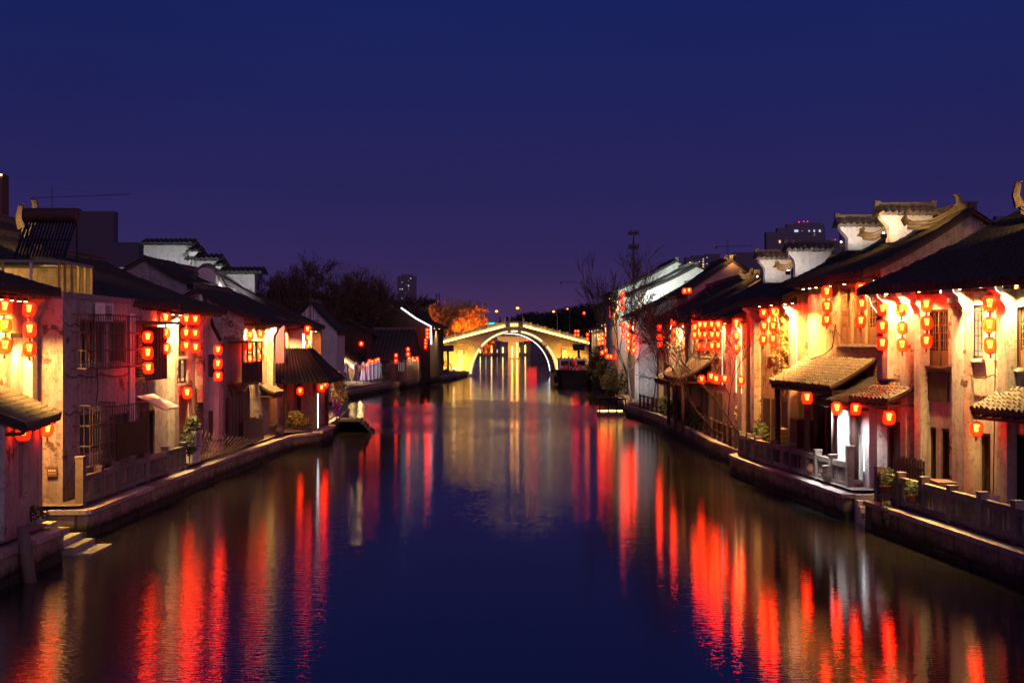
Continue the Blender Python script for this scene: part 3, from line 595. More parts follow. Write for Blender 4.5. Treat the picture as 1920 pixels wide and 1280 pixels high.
# stepped gable tops and lit ridge ornaments on the right roofs
def fire_wall(label, c, w, z0, z1, th=.42, flare=.28, lip=None, mat='pale_plaster'):
    """Free-standing head of a stepped gable wall with a flared coping of tiles."""
    x, y = c; root = thing('gable_head', (x, y, z0), label, 'gable head'); m = MB(); hw = w / 2
    prof = [(-hw * .82, z0), (hw * .82, z0), (hw * .80, z0 + (z1 - z0) * .5), (hw * .86, z1 - .35), (hw + flare * .4, z1 - .12), (hw + flare * .5, z1), (-hw - flare * .5, z1), (-hw - flare * .4, z1 - .12), (-hw * .86, z1 - .35), (-hw * .80, z0 + (z1 - z0) * .5)]
    m.extr([(x + p[0], y - th / 2, p[1]) for p in prof], (0, th, 0)); m.build('wall', mat, root)
    cap = thing_part(root, x, y, w + flare * 2, th, z1); return root
def thing_part(root, x, y, w, th, z):
    g = Fr((x - w / 2, y), u=(1, 0), n=(0, -1)); m = MB(); m.extr([(x - w / 2, y - th / 2 - .22, z), (x - w / 2, y, z + .28), (x - w / 2, y + th / 2 + .22, z)], (w, 0, 0)); cp = m.build('coping', 'roof_tile', root)
    for s_ in (1, -1):
        g = Fr((x - w / 2, y), u=(1, 0), n=(0, -s_)); t = tile_sheet(g, 0, w, [(th / 2 + .24, z + .02), (0, z + .30)], .21, .16, .02); t.build('coping_tiles', 'ridge_tile', cp, fix=False, kind='stuff')
    m = MB(); m.box(W, x - w / 2 + .1, x + w / 2 - .1, y - .09, y + .09, z + .33, z + .45)
    m.box(W, x - w / 2 - .02, x - w / 2 + .16, y - .1, y + .1, z + .33, z + .5); m.box(W, x + w / 2 - .16, x + w / 2 + .02, y - .1, y + .1, z + .33, z + .5); m.build('crest', 'ridge_tile', cp); return cp
def fwall(label, px0, px1, pyt, pyb, Y, **kw):
    a = at(px0, pyt, Y); b_ = at(px1, pyb, Y); w = b_.x - a.x; fire_wall(label, ((a.x + b_.x) / 2, Y), w * .86, b_.z, a.z - .5, **kw)
    c = Vector(((a.x + b_.x) / 2, Y, b_.z)); l_ = thing_lamp(c + Vector((-1.2, -1.6, .15)), c + Vector((0, 0, 1.0)))
LAMPN = [0]
LAMPL = ['small roof floodlight before the tallest flared gable head', 'small roof floodlight before the second flared gable head', 'small roof floodlight before the white flared gable head', 'small roof floodlight before the lowest flared gable head']
def thing_lamp(p, to, power=110, color=(1, .84, .74), label=None):
    k = LAMPN[0]; LAMPN[0] += 1; root = thing('roof_floodlight', p, label or LAMPL[k], 'floodlight'); m = MB(); m.box(Fr((p.x, p.y), u=(1, 0), n=(0, 1)), -.09, .09, -.06, .06, p.z - .12, p.z + .02); m.build('housing', 'black_metal', root)
    m = MB(); m.lathe((p.x, p.y, p.z + .03), [(.02, 0), (.026, .02), (.02, .04)], 8); m.build('lens', 'lamp_cold', root); spot(root, p + (Vector(to) - p).normalized() * .12 + Vector((0, 0, .12)), to, power, color, 80, .8, .04)
fwall('tallest flared gable head, pink-lit, crowning the roof of the nearest right house', 1650, 1745, 377, 455, 43.6)
fwall('flared gable head left of the tallest one on the same dark roof', 1574, 1662, 400, 470, 46.2)
fwall('bright white flared gable head low on the long dark roof', 1477, 1556, 449, 520, 52.6)
fwall('lowest flared gable head, half hidden behind the bright white one', 1422, 1492, 466, 530, 57.5)
def ridge_run(label, p, q, horn=.7, lit='ridge_tile'):
    """Length of curved crest with an upturned horn at the near end."""
    p = Vector(p); q = Vector(q); root = thing('roof_crest', p, label, 'roof crest'); d = (q - p); u = d.normalized(); m = MB()
    n_ = 8; pts = [p + d * (i / n_) + Vector((0, 0, -.18 * math.sin(math.pi * i / n_))) for i in range(n_ + 1)]; sd = Vector((-u.y, u.x, 0)).normalized() * .07
    for dz0, dz1, k in ((0, .10, 1), (.13, .20, 1.3), (.23, .28, 1.6)):
        for i in range(n_): a, b_ = pts[i], pts[i + 1]; s_ = sd * k; m.hexa([a - s_ + Vector((0, 0, dz0)), b_ - s_ + Vector((0, 0, dz0)), b_ + s_ + Vector((0, 0, dz0)), a + s_ + Vector((0, 0, dz0)), a - s_ + Vector((0, 0, dz1)), b_ - s_ + Vector((0, 0, dz1)), b_ + s_ + Vector((0, 0, dz1)), a + s_ + Vector((0, 0, dz1))])
    m.build('crest', lit, root)
    for e_, w_ in ((p, -1), (q, 1)):
        if horn: m = MB(); m.tube([e_ + Vector((0, 0, .2)), e_ + u * (w_ * .12) + Vector((0, 0, horn * .6)), e_ + u * (w_ * .05) + Vector((0, 0, horn)), e_ + u * (w_ * -.06) + Vector((0, 0, horn * 1.05))], [.16, .12, .10, .05], 6); m.build('horn', lit, root)
    l_ = spot(root, p + Vector((-.3, -1.3, .25)) + d * .5, p + d * .5 + Vector((0, 0, .25)), 170, (1, .50, .12), 120, .9, .05); return root
ridge_run('lit curved roof crest between the tallest gable head and the ridge end', at(1702, 430, 42), at(1792, 402, 42), .6)
ridge_run('lit curved roof crest left of the tallest gable head', at(1618, 449, 44), at(1668, 430, 44), .35)
ridge_run('short lit roof crest beside the lowest flared gable head', at(1458, 505, 55), at(1494, 494, 55), .3)
ridge_run('short lit crest on the roof ridge left of the lowest gable head', at(1388, 519, 69.6), at(1408, 515, 69.6), .3)
ridge_run('tiny lit crest on the tip of the pinkish gable', at(1362, 488, 88.6), at(1376, 487, 88.6), .3)
ridge_run('greenish crest at the very edge of the nearest right roof', at(1912, 400, 38), at(1960, 395, 38), .9)
# ---------------------------------------------------------------- left bank houses
f = Fr((-11.5, 29.0), (-12.4, 33.8), -1)
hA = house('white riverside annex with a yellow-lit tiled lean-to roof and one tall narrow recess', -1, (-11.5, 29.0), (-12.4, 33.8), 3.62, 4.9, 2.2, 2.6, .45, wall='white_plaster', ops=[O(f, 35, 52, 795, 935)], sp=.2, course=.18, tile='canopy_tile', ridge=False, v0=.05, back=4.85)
m = MB(); q = O(hA, 35, 52, 795, 935); m.poly([hA.P(q[0], -.12, q[2]), hA.P(q[1], -.12, q[2]), hA.P(q[1], -.12, q[3]), hA.P(q[0], -.12, q[3])]); m.build('recess_panel', 'pink_plaster', hA.root)
f = Fr((-13.3, 28), (-13.4, 35.2), -1)
oL1 = [O(f, 15, 30, 665, 700)]
l1 = house('upper storey of the nearest left house, glaring yellow wall under a tile fringe', -1, (-13.3, 28), (-13.4, 35.2), 6.98, 8.6, 4.2, 8, .95, wall='white_plaster', sp=.22, course=.22, ops=[])
for px, pw in ((2, 90), (22, 80), (36, 150), (48, 120)): eave_lamp(l1, px, 6.45, pw, (1, .60, .16), out=.55)
spot(l1.root, l1.P(3.0, .5, 5.9), hA.P(2, -.6, 4.2), 8, (1, .75, .3), 120)
pier(l1, l1.a(46) - .1, l1.a(46) + .3, 3, 6.6, .25)
# big block with caged windows
l2f = Fr((-12.6, 35.9), (-12.45, 45.6), -1)
wl_ = [O(l2f, 150, 196, 600, 680), O(l2f, 205, 238, 600, 680), O(l2f, 150, 190, 775, 850), O(l2f, 205, 245, 775, 850), O(l2f, 252, 292, 625, 710), O(l2f, 262, 290, 770, 870)]
l2 = house('big plastered left house, orange-lit end wall and barred window cages over the water', -1, (-12.6, 35.9), (-12.45, 45.6), 6.62, 8.9, 5.2, 11, .02, wall='grime_plaster', ops=wl_, flat=True, v0=0, v1=0)
for o in wl_[:4]: window(l2, l2.root, o, 'bars', fm='weathered_wood')
window(l2, l2.root, wl_[4], 'slats', fm='dark_wood'); door(l2, l2.root, wl_[5])
def cage(fr, root, px0, px1, py0, py1, out, mat='weathered_wood'):
    a0, a1, z0, z1 = O(fr, px0, px1, py0, py1); m = MB()
    n_ = int((a1 - a0) / .22)
    for i in range(n_ + 1): a = a0 + (a1 - a0) * i / n_; m.tube([fr.P(a, out, z0), fr.P(a, out, z1)], .012, 4)
    for k in range(4): z = z0 + (z1 - z0) * k / 3; m.tube([fr.P(a0, 0, z), fr.P(a0, out, z), fr.P(a1, out, z), fr.P(a1, 0, z)], .022, 4)
    for a in (a0, a1):
        for b_ in (out * .33, out * .66): m.tube([fr.P(a, b_, z0), fr.P(a, b_, z1)], .012, 4)
    o = m.build('window_cage', mat, root); return o
cage(l2, l2.root, 134, 168, 590, 690, .42); cage(l2, l2.root, 172, 240, 592, 688, .42); cage(l2, l2.root, 136, 185, 757, 868, .5); cage(l2, l2.root, 190, 250, 757, 862, .5)
q = O(l2, 186, 246, 790, 905); m = MB(); m.box(l2, q[0], q[1], .5, .53, q[2], q[3]); m.build('metal_sheet', 'black_metal', l2.root)
for a_, x_ in ((245, 0), (240, 1)): m = MB(); m.tube([l2.P(l2.a(a_), .1, 1), l2.P(l2.a(a_), .1, 6.3)], .05, 6); m.build('downpipe', 'white_paint', l2.root)
m = MB(); m.extr([l2.P(l2.a(255), .02, 3.6), l2.P(l2.a(255), .95, 3.15), l2.P(l2.a(255), .95, 3.1), l2.P(l2.a(255), .02, 3.55)], l2.P(1.9, 0, 0) - l2.P(0, 0, 0)); m.build('awning', 'canvas', l2.root)
m = MB(); m.box(l2, l2.a(252), l2.a(294), .02, .55, 3.6, 5.45)
bw = MB()
for k in range(14): a_ = l2.a(252) + (l2.a(294) - l2.a(252)) * k / 14; p = MB(); p.box(l2, a_, a_ + .12, .35, .37 + .01 * (k % 2), 4.1, 5.9); p.build('plank', 'dark_wood', l2.root)
m = MB(); m.box(l2, l2.a(250), l2.a(296), .02, .8, 6.0, 6.08); m.build('ledge', 'rusty_metal', l2.root)
# roof terrace room with glass walls and its lit interior
g0, g1 = GZ, 0; m = MB(); X0, X1, Y0, Y1, Z0, Z1 = -17.5, -12.75, 36.0, 38.9, 6.82, 7.62
rt = thing('glass_room', (-12.75, 36, 6.8), 'glazed roof room with yellow-lit posts below the nearest water heater', 'glass room')
m.box(W, X0, X1, Y0, Y1 + .1, Z1, Z1 + .08); m.build('roof', 'concrete', rt)
for k in range(7): x = X0 + (X1 - X0) * k / 6; m = MB(); m.box(W, x - .03, x + .03, Y0, Y0 + .06, Z0, Z1); m.build('post', 'white_paint' if k % 2 else 'gold_paint', rt)
for k in range(1, 6): y = Y0 + (Y1 - Y0) * k / 5; m = MB(); m.box(W, X1 - .06, X1, y - .03, y + .03, Z0, Z1); m.build('post', 'gold_paint', rt)
m = MB(); m.poly([(X0, Y1, Z0), (X1, Y1, Z0), (X1, Y1, Z1), (X0, Y1, Z1)]); m.build('back_wall', 'ochre_plaster', rt)
gl, n, l, b = newmat('clear_glass'); b.inputs['Transmission Weight'].default_value = 1; b.inputs['Roughness'].default_value = .02; b.inputs['IOR'].default_value = 1.45; b.inputs['Base Color'].default_value = (.9, .92, .92, 1)
tr = n.new('ShaderNodeBsdfTransparent'); gs = n.new('ShaderNodeBsdfGlossy'); gs.inputs['Roughness'].default_value = .03; mx = n.new('ShaderNodeMixShader'); mx.inputs[0].default_value = .10
l.new(tr.outputs[0], mx.inputs[1]); l.new(gs.outputs[0], mx.inputs[2]); l.new(mx.outputs[0], n['Material Output'].inputs[0])
for k in range(6): x = X0 + (X1 - X0) * k / 6; m = MB(); m.poly([(x + .03, Y0 + .03, Z0), (x + .76, Y0 + .03, Z0), (x + .76, Y0 + .03, Z1), (x + .03, Y0 + .03, Z1)]); m.build('pane', 'clear_glass', rt, fix=False)
spot(rt, (-15.6, 37.6, 7.55), (-15.6, 38.9, 6.9), 110, (1, .66, .22), 150, .8); spot(rt, (-13.6, 37.2, 7.5), (-13.0, 38.9, 6.9), 45, (1, .66, .22), 150, .8)
l2b = house('long dark roof behind the roof room on the left bank', -1, (-14.0, 39.2), (-13.0, 46), 6.95, 9.1, 5.2, 10, 1.05, z0=6.3, wall='aged_plaster', sp=.3, course=.35)
def heater(label, c, w, rz=0, sc=1, tank='steel'):
    x, y, z = c; root = thing('water_heater', c, label, 'solar water heater'); m = MB(); m.tube([(x - w / 2, y, z + 1.45 * sc), (x + w / 2, y, z + 1.45 * sc)], .23 * sc, 16); m.build('tank', tank, root)
    n_ = int(w / .1); T = None
    for i in range(n_):
        xx = x - w / 2 + .1 + (w - .2) * i / (n_ - 1); m = MB(); m.tube([(xx, y + .02, z + 1.3 * sc), (xx + .0, y - .95 * sc, z + .12 * sc)], .03, 6)
        m.build('glass_tube', 'dark_glass', root)
    m = MB()
    for xx in (x - w / 2 + .05, x + w / 2 - .05): m.tube([(xx, y + .1, z + 1.3 * sc), (xx, y + .15, z)], .022, 4); m.tube([(xx, y + .1, z + 1.3 * sc), (xx, y - 1.0 * sc, z + .05)], .022, 4); m.tube([(xx, y + .15, z + .05), (xx, y - 1.0 * sc, z + .05)], .022, 4)
    m.tube([(x - w / 2, y - .5 * sc, z + .65 * sc), (x + w / 2, y - .5 * sc, z + .65 * sc)], .02, 4); m.build('stand', 'black_metal', root)
heater('large brown solar water heater on the roof room, nearest the camera', (-13.55, 37.6, 7.72), 1.55, sc=.95, tank='rusty_metal')
heater('blue-glinting solar water heater behind the stepped white wall', (at(465, 530, 78).x, 78, at(465, 547, 78).z), 1.7, sc=.9)
def aircon(label, fr, a, z, b=.1, w=.8):
    root = thing('air_conditioner', fr.P(a, b, z), label, 'air conditioner'); m = MB(); m.box(fr, a, a + w, b, b + .3, z, z + .55); m.build('casing', 'white_paint', root)
    m = MB(); m.lathe((0, 0, 0), [(.2, 0), (.2, .02)], 14); g_ = MB()
    for k in range(6): g_.box(fr, a + .06, a + w - .24, b + .30, b + .315, z + .08 + k * .07, z + .105 + k * .07)
    g_.build('grille', 'black_metal', root); s_ = MB(); s_.box(fr, a, a + w, b - .08, b + .28, z - .05, z - .01); s_.build('bracket', 'rusty_metal', root)
aircon('air conditioner above the upper window cage', l2, l2.a(172), 6.0); aircon('tall pale air conditioner unit on the near right quay', h1, h1.a(1868, 1.0), .98, .9, .7)
aircon('air conditioner at the foot of the bright left house by the shrub', Fr((-12.1, 45.2), (-12.0, 51), -1), 1.3, 1.6, .3)
# third: bright strip house
f = Fr((-12.6, 46.0), (-12.45, 52.5), -1)
o3l = [O(f, 334, 352, 575, 668), O(f, 334, 352, 672, 718), O(f, 336, 354, 740, 850)]
l3 = house('bright cream left house squeezed between dark walls, tile fringe above', -1, (-12.6, 46.0), (-12.45, 52.5), 6.8, 8.6, 4.4, 9, .75, wall='white_plaster', ops=o3l, sp=.24, course=.26)
window(l3, l3.root, o3l[0], 'lattice', gm='dark_glass'); window(l3, l3.root, o3l[1], 'lattice', gm='window_warm'); door(l3, l3.root, o3l[2], fm='brown_wood')
for px, pw in ((309, 260), (324, 230), (338, 130), (352, 150), (366, 260)): eave_lamp(l3, px, 6.36, pw, (1, .66, .30), out=.5)
pier(l3, l3.a(322) - .5, l3.a(322), 1.0, 6.5, .25); pier(l3, l3.a(366), l3.a(374), 3.0, 6.5, .3)
m = MB(); a_ = l3.a(362); m.box(l3, a_, a_ + 1.3, .02, .07, 1.5, 3.55); fp = m.build('shutter', 'brown_wood', l3.root); m = MB()
for i in range(6):
    for j in range(12): m.box(l3, a_ + .1 + .19 * i, a_ + .22 + .19 * i, .072, .09, 1.6 + .155 * j, 1.70 + .155 * j)
m.build('fretwork', 'weathered_wood', fp)
# wing wall and timber balcony block
wg = thing('wing_wall', (-12.2, 52.6, GZ), 'tall pinkish wing wall with curved tiled edge beside the cream house', 'wall')
ptop = [at(378, 552, 52.6), at(386, 585, 52.6), at(397, 615, 52.6), at(411, 642, 52.6)]
m = MB(); ring = [Vector((at(374, 700, 52.6).x, 52.6, GZ)), Vector((at(374, 700, 52.6).x, 52.6, ptop[0].z))] + ptop + [Vector((ptop[-1].x, 52.6, GZ))]; m.extr(ring, (0, .3, 0)); m.build('wall', 'pale_plaster', wg)
m = MB(); m.tube([p + Vector((.02, .1, .05)) for p in ptop], .10, 6); m.build('coping', 'roof_tile', wg)
for q in ((391, 402, 664, 706), (389, 399, 770, 825)):
    p0, p1 = at(q[0], q[3], 52.58), at(q[1], q[2], 52.58); m = MB(); m.box(W, p0.x, p1.x, 52.53, 52.59, p0.z, p1.z); wd = m.build('window', 'dark_wood', wg)
    for i in range(1, 4): x = p0.x + (p1.x - p0.x) * i / 4; m = MB(); m.box(W, x - .012, x + .012, 52.51, 52.53, p0.z, p1.z); m.build('bar', 'weathered_wood', wd)
f = Fr((-11.95, 52.9), (-11.85, 57.3), -1)
l3b = house('low flat-topped left block with black timber balcony and slatted lower wall', -1, (-11.95, 52.9), (-11.85, 57.3), 5.3, 5.3, 3, 6, .05, wall='pink_plaster', flat=True, ops=[O(f, 440, 452, 745, 820)])
m = MB(); m.box(l3b, .6, 4.3, .0, .7, 3.55, 3.65); m.box(l3b, .6, 4.3, .0, .75, 5.35, 5.42)
for a_ in (.6, 1.5, 2.4, 3.3, 4.25): m.box(l3b, a_, a_ + .06, .64, .7, 3.65, 5.35)
bl = m.build('balcony', 'dark_wood', l3b.root)
for k in range(24): m = MB(); m.box(l3b, .64 + k * .15, .72 + k * .15, .65, .68, 3.66, 4.5 + .02 * (k % 3)); m.build('slat', 'dark_wood', bl)
for k in range(20): m = MB(); m.box(l3b, .3 + k * .2, .46 + k * .2, .12, .15 + R.uniform(0, .03), GZ, 3.3 + R.uniform(-.3, .2)); m.build('plank', 'weathered_wood' if k % 3 else 'dark_wood', l3b.root)
# fourth
f = Fr((-12.05, 57.5), (-11.9, 62.8), -1)
o4 = [O(f, 458, 464, 640, 715), O(f, 478, 484, 640, 715)]
l4 = house('left house with a broad brown gable and two lantern strings under its eave', -1, (-12.05, 57.5), (-11.9, 62.8), 6.6, 7.75, 2.1, 4.6, .8, wall='aged_plaster', ops=o4, sp=.28, course=.3)
for o in o4: window(l4, l4.root, o, 'plain', fm='dark_wood')
for a_, pw in ((.5, 190), (1.9, 160), (3.2, 200), (4.6, 200)): eave_lamp(l4, a_, 6.15, pw, (1, .58, .2), px_is_a=True)
pier(l4, 4.7, 5.3, 2.8, 6.2, .3)
canopy(l4, l4.root, 3.2, 5.2, 3.3, 2.9, .7)
# curved white fire wall
Y5 = 66.0
cg = [(362, 560), (363, 525), (368, 510), (378, 502), (390, 501), (399, 507), (408, 520), (418, 538), (430, 556), (446, 572), (463, 584), (480, 592), (500, 597), (533, 605)]
cw = thing('curved_gable', (at(450, 600, Y5).x, Y5, GZ), 'white lit gable wall with a swelling curved top behind the left roofs', 'gable wall')
top = [at(x, y, Y5) for x, y in cg]; m = MB(); m.extr([Vector((top[0].x, Y5, 4))] + top + [Vector((top[-1].x, Y5, 4))], (0, .4, 0)); m.build('wall', 'pale_plaster', cw)
m = MB(); m.tube([p + Vector((0, .12, .03)) for p in top], .13, 6); m.tube([p + Vector((0, .35, .14)) for p in top], .10, 6); m.build('coping', 'ridge_tile', cw)
spot(cw, (-12.5, 64.6, 5.6), (-12.2, 66, 5.3), 420, (1, .16, .06), 130, .9); spot(cw, (top[4].x + .6, Y5 - 2.2, 7.0), (top[5].x, Y5, 8.6), 650, (1, .95, .86), 120, .9); spot(cw, (top[9].x, Y5 - 2, 6.4), (top[9].x, Y5, 6.8), 330, (1, .92, .85), 120, .9)
l5 = house('left house behind the curved gable with a red-glowing front', -1, (-13.0, 66.6), (-12.7, 73), 6.55, 9.2, 4.6, 10, .8, wall='ochre_plaster', sp=.3, course=.4)
for a_, pw in ((1, 220), (3, 180), (5.5, 220)): eave_lamp(l5, a_, 6.1, pw, (1, .35, .15), px_is_a=True)
l6 = house('purple-grey gabled left house with a pale front corner lantern string', -1, (-12.0, 73.3), (-12.3, 79.3), 6.5, 9.1, 4.8, 10, .7, wall='pale_plaster', sp=.3, course=.4)
for a_, pw in ((.6, 220), (3.5, 240)): eave_lamp(l6, a_, 6.0, pw, (1, .62, .35), px_is_a=True)
l7 = house('flat-roofed orange block with a railed roof terrace beside the pavilion', -1, (-11.9, 79.8), (-12.9, 87), 6.35, 6.5, 3, 4.2, .02, wall='ochre_plaster', flat=True)
spot(l7.root, (-12.0, 77.6, 6.1), (-12.4, 80, 3.5), 420, (1, .34, .10), 120); 
rl = thing('terrace_railing', (-12.2, 79.9, 6.53), 'thin metal railing round the orange block roof terrace', 'railing')
for k in range(15): m = MB(); m.tube([(-15.9 + k * .27, 79.9, 6.53), (-15.9 + k * .27, 79.9, 7.9 if k % 5 else 8.0)], .02, 4); m.build('bar', 'rusty_metal', rl)
for z in (6.7, 7.85): m = MB(); m.tube([(-15.9, 79.9, z), (-12.0, 79.9, z)], .025, 4); m.build('rail', 'rusty_metal', rl)
for k, x in enumerate((-15.1, -14.9, -12.9)): m = MB(); m.tube([(x, 82, 6.5), (x, 82, 9.6)], .03, 5); single('roof_pole', m, 'rusty_metal', ['first thin pole left of the terrace railing centre', 'second thin pole beside its twin on the terrace', 'lone thin pole at the right end of the terrace'][k], 'pole', (x, 82, 6.5))
gh = house('small white gable hut behind the terrace railing', -1, (-13.0, 95), (-13.2, 101), 6.3, 8.3, 1.9, 3.8, .3, wall='pale_plaster', sp=.5, course=.6)
# stepped horse-head wall behind
Y6 = 74.0
sw = thing('stepped_gable_wall', (at(330, 600, Y6).x, Y6, GZ), 'white stepped gable wall with black tiled copings above the left roofs', 'gable wall')
for x0, x1, yt in ((262, 358, 458), (340, 400, 487), (395, 470, 512), (215, 262, 500)):
    a, b_ = at(x0, yt, Y6), at(x1, yt, Y6); m = MB(); m.box(W, a.x, b_.x, Y6 + .003 * x0, Y6 + .4 + .003 * x0, 5, a.z); m.build('wall', 'pale_plaster', sw)
for x0, x1, y0 in ((262, 362, 458), (350, 374, 472), (347, 412, 487), (400, 420, 499), (398, 492, 512)):
    a, b_ = at(x0, y0, Y6), at(x1, y0, Y6); g = Fr((a.x, Y6 + 1.0), u=(1, 0), n=(0, -1)); w_ = b_.x - a.x
    m = MB(); m.extr([(a.x, Y6 - .2, a.z), (a.x, Y6 + 1.1, a.z + .32), (a.x, Y6 + 2, a.z)], (w_, 0, 0)); cp = m.build('coping', 'roof_tile', sw); t = tile_sheet(Fr((a.x, Y6 + 1.1), u=(1, 0), n=(0, -1)), 0, w_, [(1.32, a.z + .02), (0, a.z + .34)], .26, .22, .03); t.build('coping_tiles', 'roof_tile', cp, fix=False, kind='stuff')
    if x1 - x0 < 30: m = MB(); m.extr([(a.x + .15, Y6 - .05, a.z - .9), (a.x + .15, Y6 - .05, a.z), (b_.x - .1, Y6 - .05, a.z), (b_.x - .45, Y6 - .05, a.z - .45)], (0, .3, 0)); m.build('corbel', 'pale_plaster', sw)
for p_, t_, w_ in (((-18, 71, 9.3), (-18.5, 74, 10), 230), ((-15.5, 71.4, 8.5), (-15.6, 74, 9.4), 260), ((-21, 71, 9), (-20.5, 74, 10), 130)): spot(sw, p_, t_, w_, (.95, .97, 1), 130, .9)
hb = [house('dark gabled house behind the left roofs, directly below the stepped wall', -1, (-15.5, 61), (-15.4, 65.6), 8.3, 9.4, 2.0, 4.4, .3, wall='grey_plaster', sp=.4, course=.5, ridge=False),
      house('brown gable house at the left edge behind the heater', -1, (-16.9, 46.6), (-16.7, 50), 8.3, 9.9, 2.6, 6, .4, wall='aged_plaster', sp=.4, course=.5)]
ridge_run('yellow-lit crest in front of the curved white gable', at(328, 528, 63), at(366, 523, 63), .35)
ridge_run('small yellow-lit crest right of the curved gable', at(452, 548, 76), at(468, 551, 76), .3)
ridge_run('green-lit ridge ornament left of the large water heater', at(42, 440, 44), at(62, 432, 44), 1.0)
# timber pavilion over the water
pv = thing('pavilion', (-10.6, 67, .8), 'dark open timber pavilion on the quay with two red lanterns', 'pavilion')
PX0, PX1, PY0, PY1, PZ = -12.0, -9.75, 65.2, 70.2, 3.35
for x, y in ((PX0 + .4, PY0 + .25), (PX1 - .35, PY0 + .25), (PX1 - .35, PY1 - .4), (PX0 + .4, PY1 - .4)): m = MB(); m.box(W, x - .09, x + .09, y - .09, y + .09, .8, PZ + .1); m.build('post', 'dark_wood', pv)
m = MB(); m.box(W, PX0 - .1, PX1 + .1, PY0, PY1, .72, .84); m.build('floor', 'pale_stone', pv)
m = MB(); rz = 5.0; rg = [(-12.2, 66.6), (-10.9, 66.6)]
ring = [Vector((PX0 - .7, PY0 - .5, PZ)), Vector((PX1 + .5, PY0 - .5, PZ)), Vector((PX1 + .5, PY1 + .4, PZ)), Vector((PX0 - .7, PY1 + .4, PZ))]; tp = [Vector((-12.5, 67.0, rz)), Vector((-10.7, 67.0, rz)), Vector((-10.7, 68.5, rz)), Vector((-12.5, 68.5, rz))]
m.hexa([p - Vector((0, 0, .08)) for p in ring] + tp); prf = m.build('roof', 'roof_tile', pv)
m = MB()
for i in range(17):
    t_ = i / 16; a = ring[0].lerp(ring[1], t_); b_ = tp[0].lerp(tp[1], t_); m.tube([a + Vector((0, -.03, .02)), a.lerp(b_, .5) + Vector((0, 0, -.02)), b_ + Vector((0, 0, .04))], .05, 5)
    a = ring[1].lerp(ring[2], t_); b_ = tp[1].lerp(tp[2], t_); m.tube([a + Vector((.03, 0, .02)), a.lerp(b_, .5) + Vector((0, 0, -.02)), b_ + Vector((0, 0, .04))], .05, 5)
m.build('tile_ribs', 'roof_tile', prf, kind='stuff')
m = MB(); m.box(W, PX0, PX0 + .1, PY0 + .2, PY1 - .3, .84, PZ); m.box(W, PX0 + .1, PX1 - .4, PY1 - .35, PY1 - .3, .84, PZ); m.build('back_wall', 'white_plaster', pv)
for k in range(13): m = MB(); m.box(W, PX0 + .4 + k * .125, PX0 + .43 + k * .125, PY0 + .22, PY0 + .26, .95, 1.75); m.build('baluster', 'dark_wood', pv)
m = MB(); m.box(W, PX0 + .4, PX1 - .35, PY0 + .2, PY0 + .28, 1.72, 1.8); m.box(W, PX0 + .4, PX1 - .35, PY0 + .2, PY0 + .28, 1.3, 1.35); m.build('rail', 'dark_wood', pv)
m = MB(); m.tube([(PX1 - .15, PY0 + .1, 1.0), (PX1 - .15, PY0 + .1, 2.75)], .03, 6); m.build('led_strip', 'led_cold', pv)
# far left bank: restaurant terrace and dark houses
fr1 = Fr((-18.6, 127), (-15.6, 141), -1)
tr_ = thing('terrace_restaurant', (-19, 146, GZ), 'open-fronted terrace restaurant with a glaring light strip along its sloping eave', 'restaurant')
e0, e1 = at(614, 650, 146), at(670, 692, 146)
m = MB(); m.extr([e0 + Vector((-3, 0, .6)), e0 + Vector((0, 0, .5)), e1 + Vector((1.0, 0, .2)), e1 + Vector((1.0, 0, 0)), e0, e0 + Vector((-3, 0, .1))], (0, 12, 0)); m.build('roof', 'roof_tile', tr_)
m = MB(); m.tube([e0 + Vector((0, -.15, -.15)), e1 + Vector((0, -.15, -.05))], .17, 6); m.build('led_strip', 'led_warm', tr_)
m = MB(); m.box(W, e0.x - 4, e1.x - .3, 152, 152.3, GZ, 4.4); m.build('back_wall', 'ochre_plaster', tr_)
m = MB(); m.box(W, e1.x - .3, e1.x - .05, 146.3, 157, GZ, 2.3); m.build('side_wall', 'ochre_plaster', tr_)
spot(tr_, (-19.5, 147.5, 3.4), (-19.5, 152, 1.5), 3500, (1, .62, .20), 150); spot(tr_, (-17.6, 145.2, 2.6), (-17.2, 139, 1.2), 1200, (1, .66, .25), 120, .9, .5); spot(tr_, (-22.5, 147.5, 3.8), (-22.5, 152, 2), 2500, (1, .75, .4), 150)  # middle spot is a warm fill added for the parasols
def far_house(label, px, py_e, py_r, Y, w, D=6, wall='night_brick', hn='dark_house', wins=()):
    e_ = at(px, py_e, Y); r_ = at(px, py_r, Y); root = thing(hn, (e_.x, Y, GZ), label, 'house'); m = MB(); x0, x1 = e_.x - w / 2, e_.x + w / 2
    m.extr([(x0, Y, GZ), (x1, Y, GZ), (x1, Y, e_.z), (e_.x, Y, r_.z), (x0, Y, e_.z)], (0, D, 0)); m.build('wall', wall, root)
    m = MB(); th = .25
    for s_ in (-1, 1): m.extr([(e_.x, Y - .3, r_.z + th), (e_.x + s_ * (w / 2 + .6), Y - .3, e_.z - .1 + th * .3), (e_.x + s_ * (w / 2 + .6), Y - .3, e_.z - .35), (e_.x, Y - .3, r_.z + .02)], (0, D + .6, 0))
    m.build('roof', 'roof_tile', root)
    for (wx, wy, ww, wh, mt) in wins:
        p = at(wx, wy, Y - .02); m = MB(); m.box(W, p.x - ww / 2, p.x + ww / 2, Y - .08, Y - .01, p.z - wh / 2, p.z + wh / 2); m.build('window', mt, root)
    return root
far_house('dark low house just right of the white hut', 650, 625, 600, 150, 6, wins=((640, 640, .7, .9, 'window_dim'),))
